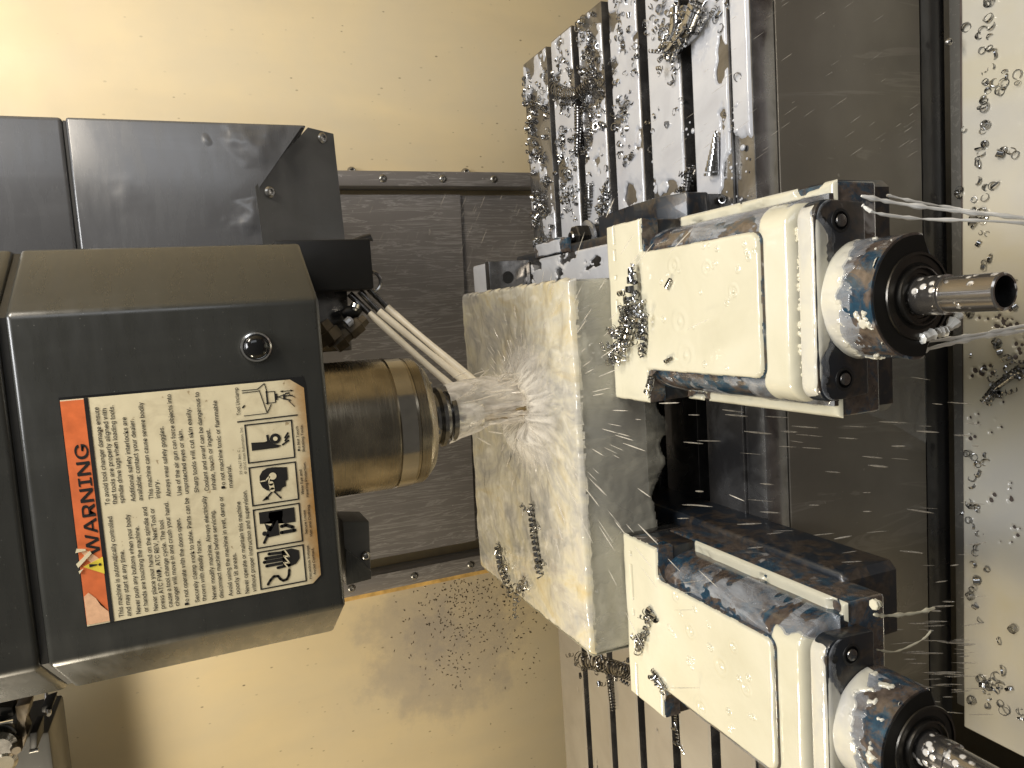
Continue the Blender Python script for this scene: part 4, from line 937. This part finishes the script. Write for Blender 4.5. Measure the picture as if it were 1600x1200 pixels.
cr = random.Random(11)
for k in range(14):
    bm = BM(); r = .0034*cr.uniform(.75, 1.2); turns = cr.choice([.7, .85, .9, 1.1, 1.5, 2.2, 3.2]); ax = Vector((cr.gauss(0, .35), cr.gauss(0, .35), 1)).normalized()
    L_ = .0012*turns*cr.uniform(.6, 2.2); c0 = Vector((0, 0, .0017))
    p, nn = helix_pts([c0-ax*L_/2, c0+ax*L_/2], r, r*cr.uniform(.75, 1.1), turns, 12)
    ribbon(bm, p, nn, .0019*cr.uniform(.7, 1.2), .00045)
    bmesh.ops.recalc_face_normals(bm, faces=bm.faces[:])
    me = bpy.data.meshes.new('metal_chip'); bm.to_mesh(me); bm.free(); me.materials.append(M['chip']); chip_meshes.append(me)
    for p_ in me.polygons: p_.use_smooth = True
    me.set_sharp_from_angle(angle=R(40))
def pixel(p):
    d = Vector(p)-CAM; z = d.dot(f2); return 800-F*d.dot(u3)/z, 600-F*d.dot(r3)/z
table_spots = []; g = random.Random(5)
def scatter(n, k, x0, x1, clump=.018, ymin=0, ymax=1):
    y0, y1 = strips[k]; cs = [(g.uniform(x0, x1), g.uniform(y0+(y1-y0)*ymin, y0+(y1-y0)*ymax)) for _ in range(max(3, n//5))]
    c = 0
    while c < n:
        a, b_ = g.choice(cs); x, y = g.gauss(a, clump), g.gauss(b_, clump*.8)
        if y0+.001 < y < y1-.001 and x < XR-.003: table_spots.append((x, y, g.uniform(0, .0045) if g.random() < .45 else .0005)); c += 1
scatter(210, 0, .135, .40, .013); scatter(160, 1, .17, .41, .013); scatter(160, 2, .17, .43, .013); scatter(80, 3, .20, .46, .012); scatter(46, 4, .28, .50, .014)
for xy in ((1045, 195), (1055, 175), (1060, 170), (1022, 205), (1020, 232), (1047, 132), (1128, 45), (1120, 30), (1133, 180), (1146, 200), (1155, 118), (1124, 16), (1137, 8), (985, 232), (975, 240), (1060, 5), (1130, 312), (1127, 22), (1013, 190), (1024, 180), (1030, 170)):
    p = at(*xy, 'Z', .001); table_spots.append((p.x, p.y, .0008))
tray_spots = []
tray_px = [(1545, 8), (1548, 30), (1552, 42), (1540, 45), (1513, 43), (1530, 57), (1549, 57), (1537, 80), (1548, 78), (1558, 84), (1537, 115), (1552, 108), (1543, 128), (1556, 132), (1572, 112), (1576, 122), (1548, 140), (1562, 145), (1570, 140), (1593, 117), (1539, 155), (1543, 166), (1508, 200), (1541, 195), (1536, 208), (1540, 225), (1535, 235), (1530, 248), (1538, 242), (1572, 233), (1588, 241), (1537, 262), (1531, 283), (1540, 290), (1552, 292), (1560, 290), (1501, 304), (1525, 312), (1543, 308), (1530, 325), (1538, 330), (1522, 330),
  (1545, 340), (1536, 345), (1528, 352), (1536, 362), (1547, 365), (1532, 382), (1547, 402), (1540, 410), (1519, 492), (1522, 556), (1540, 575), (1523, 715), (1530, 722), (1540, 712), (1545, 722), (1534, 738), (1525, 748), (1520, 760), (1519, 785), (1530, 792), (1506, 805), (1518, 812), (1522, 822), (1535, 835), (1530, 855), (1527, 862), (1525, 880), (1544, 886), (1528, 905), (1520, 930), (1527, 945), (1533, 970), (1566, 998), (1535, 1060), (1545, 1068), (1552, 1062), (1560, 1055), (1566, 1070), (1540, 1080), (1572, 1048), (1556, 1075), (1520, 1095), (1545, 1102), (1566, 1100), (1594, 1108),
  (1588, 440), (1560, 540), (1572, 560), (1590, 480), (1585, 980), (1580, 1075)]
for x, y in tray_px:
    p = at(x+g.uniform(-2, 2), y+g.uniform(-2, 2), 'Z', zt); tray_spots.append((p.x, p.y, zt+.0006))
    if g.random() < .35: tray_spots.append((p.x+g.gauss(0, .004), p.y+g.gauss(0, .004), zt+.003))
allspots = [(s, 't') for s in tray_spots]+[(s, 'w') for s in table_spots]
allspots = [(s, w_) for s, w_ in allspots if -30 < pixel(s)[0] < 1630 and -30 < pixel(s)[1] < 1230]
allspots.sort(key=lambda q: (Vector(q[0])-CAM).length)
stuffV = []; stuffF = []
for i, ((x, y, z), w_) in enumerate(allspots):
    me = g.choice(chip_meshes); ro = (g.gauss(0, .5), g.gauss(0, .5), g.uniform(0, 6.28)); s = g.uniform(.8, 1.3)*(1.12 if w_ == 't' else 1); z += .0006 if w_ == 't' else 0
    if i < 300:
        o = bpy.data.objects.new('metal_chip', me); COL.objects.link(o); o.location = (x, y, z); o.rotation_euler = ro; o.scale = (s, s, s)
        if w_ == 't':
            zn = 'past the vise nearest the table end' if x > .115 else ('below the vise nearest the table end' if x > -.03 else ('below the dark gap between the vises' if x > -.17 else 'below the outer vise'))
            tag(o, 'curled metal chip on the saddle cover '+zn, 'metal chip', 'chips on the saddle cover '+zn)
        else:
            ki = next((k for k, (q0, q1) in enumerate(strips) if q0-.001 <= y <= q1+.001), -1)
            zn = ('rearmost table strip', 'second table strip from the back', 'third table strip from the back', 'fourth table strip from the back', 'fifth table strip from the back', 'wide front table strip')[ki] if ki >= 0 else 'front gutter of the table'
            tag(o, 'small curled metal chip lying on the '+zn, 'metal chip', 'chips on the '+zn)
    else:
        mx = Matrix.LocRotScale(Vector((x, y, z)), __import__('mathutils').Euler(ro), Vector((s, s, s))); b0 = len(stuffV)
        stuffV += [tuple(mx @ q.co) for q in me.vertices]; stuffF += [[j+b0 for j in f.vertices] for f in me.polygons]
if stuffV: tag(pyobj('chip_litter', stuffV, stuffF, 'chip', None, 40), kind='stuff')

# long curled swarf, one thing each
def spiral(px, plane, r0, r1, turns, label_, wd=.004, lift=.003, extra=0, mt='chip', seed=0, r_end=None):
    r0 *= 1.22; r1 *= 1.22; wd *= 1.1; lift += .0006
    pts = [at(x, y, 'Z', plane+lift) for x, y in px]; bm = BM(); rr = random.Random(seed)
    p, nn = helix_pts(pts, r0, r1, turns, 14); ribbon(bm, p, nn, wd, .0004)
    for _ in range(extra):
        a = pts[0].lerp(pts[-1], rr.random()); o_ = Vector((rr.gauss(0, r0*.9), rr.gauss(0, r0*.9), abs(rr.gauss(0, r0*.5))))
        dv = Vector((rr.gauss(0, 1), rr.gauss(0, 1), rr.gauss(0, .4))).normalized()*rr.uniform(.004, .014)
        p, nn = helix_pts([a+o_, a+o_+dv], rr.uniform(.0014, .0032), rr.uniform(.001, .003), rr.uniform(1.2, 3.5), 11); ribbon(bm, p, nn, rr.uniform(.0012, .0026), .00035)
    return tag(obj('swarf_curl', bm, mt, None, 40), label_, 'metal swarf', 'long curls of swarf')
J = JZ+.002; BT = BZ1+.004
spiral([(987, 412), (988, 440), (986, 470)], J, .002, .0062, 4, 'bright pointed drill curl topping the swarf heap on the vise jaw', .0045, .007)
spiral([(992, 470), (985, 505), (975, 535), (958, 565)], J, .006, .004, 9, 'tangled heap of bright swarf on the vise jaw beside the block', .003, .006, 70, seed=2)
spiral([(1002, 480), (1006, 520), (1004, 560)], J, .003, .0022, 8, 'thin twisted swarf curl lying along the tangled heap on the vise jaw', .0022, .003, 8, seed=3)
spiral([(945, 560), (948, 585), (955, 600)], J-.01, .0035, .003, 6, 'crumpled swarf bunch at the jaw corner against the block face', .0025, .004, 26, seed=4)
spiral([(1041, 450), (1048, 436)], J, .0018, .0016, 4, 'tiny twisted swarf curl alone on the vise pad', .002, .002)
spiral([(1010, 618), (1016, 600), (1018, 588)], J, .0030, .0026, 4, 'shiny swarf curl hanging on the jaw corner beside the dark gap', .003, .003)
spiral([(1038, 566), (1050, 559)], J, .0016, .0012, 3, 'tiny bright chip near the pad edge above the jaw corner curl', .002, .002)
spiral([(828, 788), (832, 825), (838, 865), (844, 905)], BT, .0028, .0030, 13, 'straight twisted swarf curl lying on the coolant covered block', .0028, .003, 10, seed=6)
spiral([(776, 850), (782, 890), (800, 930)], BT, .0032, .0030, 11, 'long twisted swarf curl at the block edge, longer arm of a V', .003, .003, 12, seed=7)
spiral([(818, 905), (806, 930), (803, 962)], BT, .0034, .0016, 8, 'short twisted swarf curl at the block edge, shorter arm of a V', .003, .003, 8, seed=8)
spiral([(1018, 955), (1010, 980), (1000, 1005), (996, 1022)], J, .0022, .003, 8, 'twisted swarf curl on the vise jaw farthest from the spindle column', .0026, .003, 12, seed=9)
spiral([(1011, 950), (1026, 972)], J, .0030, .0016, 2.5, 'broad bright chip flake above the twisted curl on the outer vise jaw', .005, .002)
spiral([(1018, 1046), (1028, 1058), (1040, 1078)], J, .0016, .0012, 8, 'thin trail of fine swarf along the outer vise jaw edge', .0016, .001, 8, seed=10)
spiral([(905, 1030), (935, 1036), (965, 1045), (985, 1052)], .05, .009, .007, 16, 'dark thick swarf coil jammed below the block corner', .004, .01, 40, 'dark_steel', 11)
spiral([(952, 1055), (955, 1082), (958, 1110)], 0, .0042, .0032, 12, 'dark spring-like swarf coil lying in a T-slot below the block', .002, .004, 0, 'dark_steel', 12)
spiral([(860, 135), (885, 148), (905, 145), (928, 125)], .0, .0075, .006, 20, 'thick coiled swarf lying across two table strips', .0025, .008, 14, 'dark_steel', 13)
spiral([(1098, 5), (1082, 40), (1062, 65), (1045, 85)], .0, .011, .006, 12, 'large bright swarf bundle lying near the table end', .005, .010, 80, 'chip', 14)
spiral([(1062, 10), (1060, 40), (1050, 72)], .0, .0085, .006, 5, 'broad ribbon swarf twist beside the large bundle at the table end', .008, .008, 10, 'chip', 15)
spiral([(1119, 205), (1116, 240), (1112, 275)], .0, .0015, .0065, 8, 'pointed screw-shaped swarf curl lying on the front table strip', .005, .006, 0, 'chip', 16)
spiral([(1080, 258), (1076, 285), (1072, 305)], .0, .004, .003, 9, 'dark swarf curl lying in the front T-slot', .0022, .002, 16, 'dark_steel', 17)
spiral([(905, 165), (905, 200), (903, 240)], .0, .006, .0045, 16, 'long grey swarf coil standing in the second T-slot', .002, .001, 12, 'dark_steel', 18)
spiral([(922, 285), (922, 310), (918, 340)], .0, .0055, .0045, 12, 'spring-shaped swarf coil near the hex nut', .0022, .003, 0, 'dark_steel', 19)
spiral([(948, 295), (945, 330), (938, 360), (930, 395)], .0, .0045, .005, 10, 'loose heap of swarf between the hex nut and the vise', .003, .003, 50, 'chip', 20)
spiral([(990, 238), (984, 250)], .0, .0030, .0022, 4, 'small tapered swarf spring alone on a white table strip', .002, .003, 0, 'chip', 23)
spiral([(1600, 572), (1575, 590), (1555, 605), (1536, 628)], zt, .0038, .0028, 14, 'twisted rope of swarf lying on the saddle cover', .003, .003, 30, 'chip', 21)
spiral([(1055, 1105), (1056, 1130), (1060, 1165)], .0, .0015, .0015, 12, 'thin bright line of swarf lying along a T-slot edge', .0016, .0005, 6, 'chip', 22)

# wall flecks stuck beside the column cover
fl = BM(); fr = random.Random(21)
for _ in range(430):
    x = 735+abs(fr.gauss(0, 70))*fr.choice((-.6, 1)); y = 905+abs(fr.gauss(0, 75))
    if x > 885: continue
    p = at(x, y, 'Y', YW-.0002)
    if p.x > xl-.052: continue
    a = fr.uniform(0, 6.28); ln = fr.uniform(.0009, .0026); d = Vector((math.cos(a), 0, math.sin(a)))*ln; e = Vector((-math.sin(a), 0, math.cos(a)))*ln*.35
    tube(fl, [p-d, p+e+Vector((0, -.0006, 0)), p+d], [.0003, .0008, .0003], 5)
kindstuff(obj('chip_flecks', fl, simple('dark_fleck', (0.12, 0.095, 0.06), 0.35, 0.5)))

# ------------------------------------------------------------------ flying coolant
for k, (a, c) in enumerate(jets):
    n_ = 14; pts = []; rad = []
    for i in range(n_+1):
        t = i/n_; p = a.lerp(c, t); p.z -= .004*t*t
        pts.append(p); rad.append(.0036+.0008*t+.0004*math.sin(9*t+k))
    o = obj('coolant_jet', tube(BM(), pts, rad, 14), 'jet')
    tag(o, ('straight cream coolant jet passing behind the spindle nose', 'middle cream coolant jet, between the two other jets from the nozzle block', 'cream coolant jet farthest from the spindle nose, leaving a black nozzle')[k], 'coolant jet', 'coolant jets from the nozzle block')
def strand(bm, px, rad, n=7):
    pts = [at(x, y, 'Y', Y) for x, y, Y in px]
    # smooth
    out = []
    for i in range(len(pts)-1):
        p0, p1, p2, p3 = pts[max(i-1, 0)], pts[i], pts[i+1], pts[min(i+2, len(pts)-1)]
        for s in range(8):
            t = s/8; out.append(.5*((2*p1)+(-p0+p2)*t+(2*p0-5*p1+4*p2-p3)*t*t+(-p0+3*p1-3*p2+p3)*t**3))
    out.append(pts[-1]); tube(bm, out, [rad*(1+.5*math.sin(i*1.1+px[0][0])*math.sin(i*.31+px[0][1])+.25*math.sin(i*2.3)) for i in range(len(out))], n)
bm = BM(); strand(bm, [(1346, 306, -.395), (1400, 317, -.40), (1480, 328, -.41), (1560, 337, -.42), (1650, 345, -.43)], .0014)
tag(obj('coolant_thread', bm, 'thread'), 'thick milky thread pouring from the vise cap top edge', 'coolant thread', 'threads of coolant pouring off the vise')
bm = BM(); strand(bm, [(1347, 320, -.395), (1370, 333, -.40), (1440, 342, -.405), (1540, 345, -.42), (1650, 352, -.43)], .0011)
tag(obj('coolant_thread', bm, 'thread'), 'curved milky thread pouring from below the cap corner, bending at its start', 'coolant thread', 'threads of coolant pouring off the vise')
bm = BM(); strand(bm, [(1386, 305, -.37), (1430, 315, -.375), (1490, 325, -.38), (1560, 335, -.40), (1650, 342, -.41)], .0010)
tag(obj('coolant_thread', bm, 'thread'), 'thin milky thread pouring from the dark bed end of the vise', 'coolant thread', 'threads of coolant pouring off the vise')
for px_, r_, mt_, lb_ in (
  ([(1438, 530, -.43), (1462, 520, -.43), (1480, 515, -.43), (1500, 490, -.43)], .0030, 'thread', 'thick curved milky splash thrown off below the vise screw shaft'),
  ([(1440, 548, -.42), (1500, 533, -.42), (1560, 522, -.42), (1640, 512, -.42)], .0016, 'thread', 'lower of two straight milky splashes below the vise screw shaft'),
  ([(1440, 535, -.42), (1500, 527, -.42), (1570, 515, -.42), (1640, 500, -.42)], .0013, 'thread', 'upper of two straight milky splashes below the vise screw shaft'),
  ([(1365, 960, -.40), (1385, 962, -.40), (1430, 958, -.40), (1460, 950, -.40)], .0012, 'cream', 'cream string of splash trailing off the outer vise cap'),
  ([(1364, 945, -.40), (1374, 943, -.40)], .0030, 'cream', 'round cream blob hanging off the outer vise cap'),
  ([(1370, 1015, -.38), (1400, 1018, -.38), (1440, 1000, -.38), (1455, 985, -.38)], .0007, 'cream', 'fine curved thread of splash below the outer vise cap')):
    bm = BM(); strand(bm, px_, r_); tag(obj('coolant_splash', bm, mt_), lb_, 'coolant splash', 'splashes thrown off the vises')
# spray: ligaments flung from the cutter and round the vises
sp_ = BM(); sr = random.Random(31)
def lig(bm, a, d, ln, r):
    tube(bm, [a, a+d*ln*.35, a+d*ln*.8, a+d*ln], [r*.3, r, r*.8, r*.15], 5)
C0 = Vector((AX, AY-.004, BZ1+.010))
for _ in range(220):
    a = sr.uniform(0, 2*math.pi); el = abs(sr.gauss(0, .20))+.02; d = Vector((math.cos(a)*math.cos(el), math.sin(a)*math.cos(el), math.sin(el)))
    q = C0+d*abs(sr.gauss(.012, .03)); lig(sp_, q, d, sr.uniform(.006, .016), sr.uniform(.0002, .0006))
for _ in range(90):
    a = R(sr.uniform(220, 318)); d = Vector((math.cos(a), math.sin(a), sr.uniform(-.25, .25))).normalized()
    q = C0+d*sr.uniform(.08, .30); lig(sp_, q, d, sr.uniform(.010, .034), sr.uniform(.0002, .0006))
kindstuff(obj('coolant_spray', sp_, 'spray'))
sp_ = BM()
for _ in range(150):
    x = sr.uniform(1030, 1520); y = sr.uniform(640, 1120) if sr.random() < .8 else sr.uniform(560, 700)
    if sr.random() < .35: x, y = sr.uniform(1400, 1530), sr.uniform(930, 1120)
    a = at(x, y, 'Y', -.25 if x < 1300 else -.33); ang = .12-(y-700)/2600+sr.gauss(0, .06); e = at(x+26*math.cos(ang), y-26*math.sin(ang)*(1 if y > 800 else -.6), 'Y', -.25 if x < 1300 else -.33)
    lig(sp_, a, (e-a).normalized(), sr.uniform(.008, .034), sr.uniform(.0002, .0009))
for _ in range(60):
    x, y = sr.uniform(1000, 1440), sr.uniform(0, 260); a = at(x, y, 'Y', -.21); e = at(x+20, y-14, 'Y', -.21); lig(sp_, a, (e-a).normalized(), sr.uniform(.003, .02), sr.uniform(.0001, .00025))
for _ in range(50):
    x, y = sr.uniform(560, 830), sr.uniform(300, 440); a = at(x, y, 'Y', .40); e = at(x-8, y+20, 'Y', .40); lig(sp_, a, (e-a).normalized(), sr.uniform(.006, .03), sr.uniform(.0001, .0003))
kindstuff(obj('coolant_spray', sp_, 'spray'))
# shroud of white coolant wrapped round the tool, ragged where it tears open
zt_, zb_ = zbot-.026, BZ1+.004
def Sshr(u, v):
    a = u*2*math.pi; side = np.clip(np.cos(a-R(35)), 0, 1)
    r_ = .0235-.011*np.clip(v/.5, 0, 1)*(1-side)+side*(.006+.009*np.sin(math.pi*v))+.010*(fbm(np.cos(a)*2+5, np.sin(a)*2+v*3)-.5)+.045*np.clip(v-.88, 0, 1)
    return np.stack([AX+r_*np.cos(a), AY+r_*np.sin(a), zt_+(zb_-zt_)*v], -1), np.stack([np.cos(a), np.sin(a), 0*a], -1)
def mshr(u, v, P):
    a = u*2*math.pi; side = np.cos(a-R(35))
    return side*.45+.92-v*.72+1.5*(fbm(np.cos(a)*3+2, np.sin(a)*3+v*1.5, 4)-.5)+np.clip(.12-v, 0, 1)*3
kindstuff(film('coolant_shroud', Sshr, 140, 90, mshr, .0022, 'mist', .35, .003, 90))
sp_ = BM(); sr = random.Random(77)
for _ in range(230):
    a = R(sr.gauss(35, 55)); t = sr.random(); r_ = .022+.010*t+abs(sr.gauss(0, .006)); z = zt_+(zb_-zt_)*t
    p = Vector((AX+r_*math.cos(a), AY+r_*math.sin(a), z)); d = Vector((.35*math.cos(a)+sr.gauss(0, .2), .35*math.sin(a)+sr.gauss(0, .2), -1)).normalized()
    lig(sp_, p, d, sr.uniform(.008, .024), sr.uniform(.0004, .0013))
for _ in range(80):
    a = R(sr.choice((sr.gauss(70, 45), sr.uniform(0, 360)))); d = Vector((math.cos(a), math.sin(a), sr.uniform(.0, .12))).normalized()
    q = Vector((AX, AY, BZ1+.004))+d*sr.uniform(.02, .10); lig(sp_, q, d, sr.uniform(.008, .022), sr.uniform(.0003, .0010))
kindstuff(obj('coolant_spray', sp_, 'spray'))
# low sheets of white water thrown outward over the block top
m, nt, b = mat('splash_water')
tc = node(nt, 'ShaderNodeTexCoord'); sp3 = node(nt, 'ShaderNodeSeparateXYZ'); L(nt, tc.outputs['Object'], sp3.inputs[0])
an = node(nt, 'ShaderNodeMath', operation='ARCTAN2'); L(nt, sp3.outputs[1], an.inputs[0]); L(nt, sp3.outputs[0], an.inputs[1])
fl_ = node(nt, 'ShaderNodeVectorMath', operation='MULTIPLY'); fl_.inputs[1].default_value = (1, 1, 0); L(nt, tc.outputs['Object'], fl_.inputs[0])
ln = node(nt, 'ShaderNodeVectorMath', operation='LENGTH'); L(nt, fl_.outputs[0], ln.inputs[0]); cb = node(nt, 'ShaderNodeCombineXYZ')
ma = node(nt, 'ShaderNodeMath', operation='MULTIPLY', i_1=4.5); L(nt, an.outputs[0], ma.inputs[0]); L(nt, ma.outputs[0], cb.inputs[0])
ml = node(nt, 'ShaderNodeMath', operation='MULTIPLY', i_1=22.0); L(nt, ln.outputs['Value'], ml.inputs[0]); L(nt, ml.outputs[0], cb.inputs[1]); L(nt, sp3.outputs[2], cb.inputs[2])
n1 = noise(nt, cb.outputs[0], 1.6, 5, 0.6, 1.0)
al = mix(nt, 1.0, ramp(nt, n1, [(0.33, gray(0.08)), (0.60, gray(0.92))]), ramp(nt, ln.outputs['Value'], [(0.0, gray(1)), (0.025, gray(.9)), (0.088, gray(0))], 'EASE'), 'MULTIPLY')
L(nt, al, b.inputs['Alpha']); b.inputs['Base Color'].default_value = (.80, .78, .74, 1); b.inputs['Roughness'].default_value = .3; bump(nt, b, n1, .25, .003); M['splash'] = m
V_ = []; F_ = []
for sh in range(3):
    b0 = len(V_); na, nrr = 72, 18
    for i in range(nrr):
        for k in range(na):
            a = 2*math.pi*k/na; r_ = .009+(.100-.012*sh)*i/(nrr-1); t = i/(nrr-1)
            wv_ = float(fbm(np.array(2*math.cos(a)+5+sh*7), np.array(2*math.sin(a)+5+t*2.))); zz = .0052+.0012*sh+(.004+.008*sh)*math.sin(math.pi*min(1, t*1.3))**2*wv_*1.6
            V_.append((AX+r_*math.cos(a), AY+r_*math.sin(a), BZ1+zz))
    for i in range(nrr-1):
        for k in range(na): F_.append((b0+i*na+k, b0+i*na+(k+1) % na, b0+(i+1)*na+(k+1) % na, b0+(i+1)*na+k))
o = kindstuff(pyobj('coolant_splash', V_, F_, 'splash'))
dl = o.location-Vector((AX, AY, o.location.z)); o.data.transform(Matrix.Translation(dl)); o.location -= dl
# coolant film sliding down the apron
S = plane_S((-.13, YF-.0016, -.03), (.20, 0, 0), (0, 0, -.19), (0, -1, 0))
kindstuff(film('coolant_sheet', S, 120, 110, lambda u, v, P: np.minimum(u-.30+.32*(1-v)**1.5*0+.30*v**2-.05, .93-u-.12*np.sin(v*4))+.02*(fbm(P[..., 0]*40, P[..., 2]*40)-.5), .0015, 'film_dark', .05, .0005, 40))
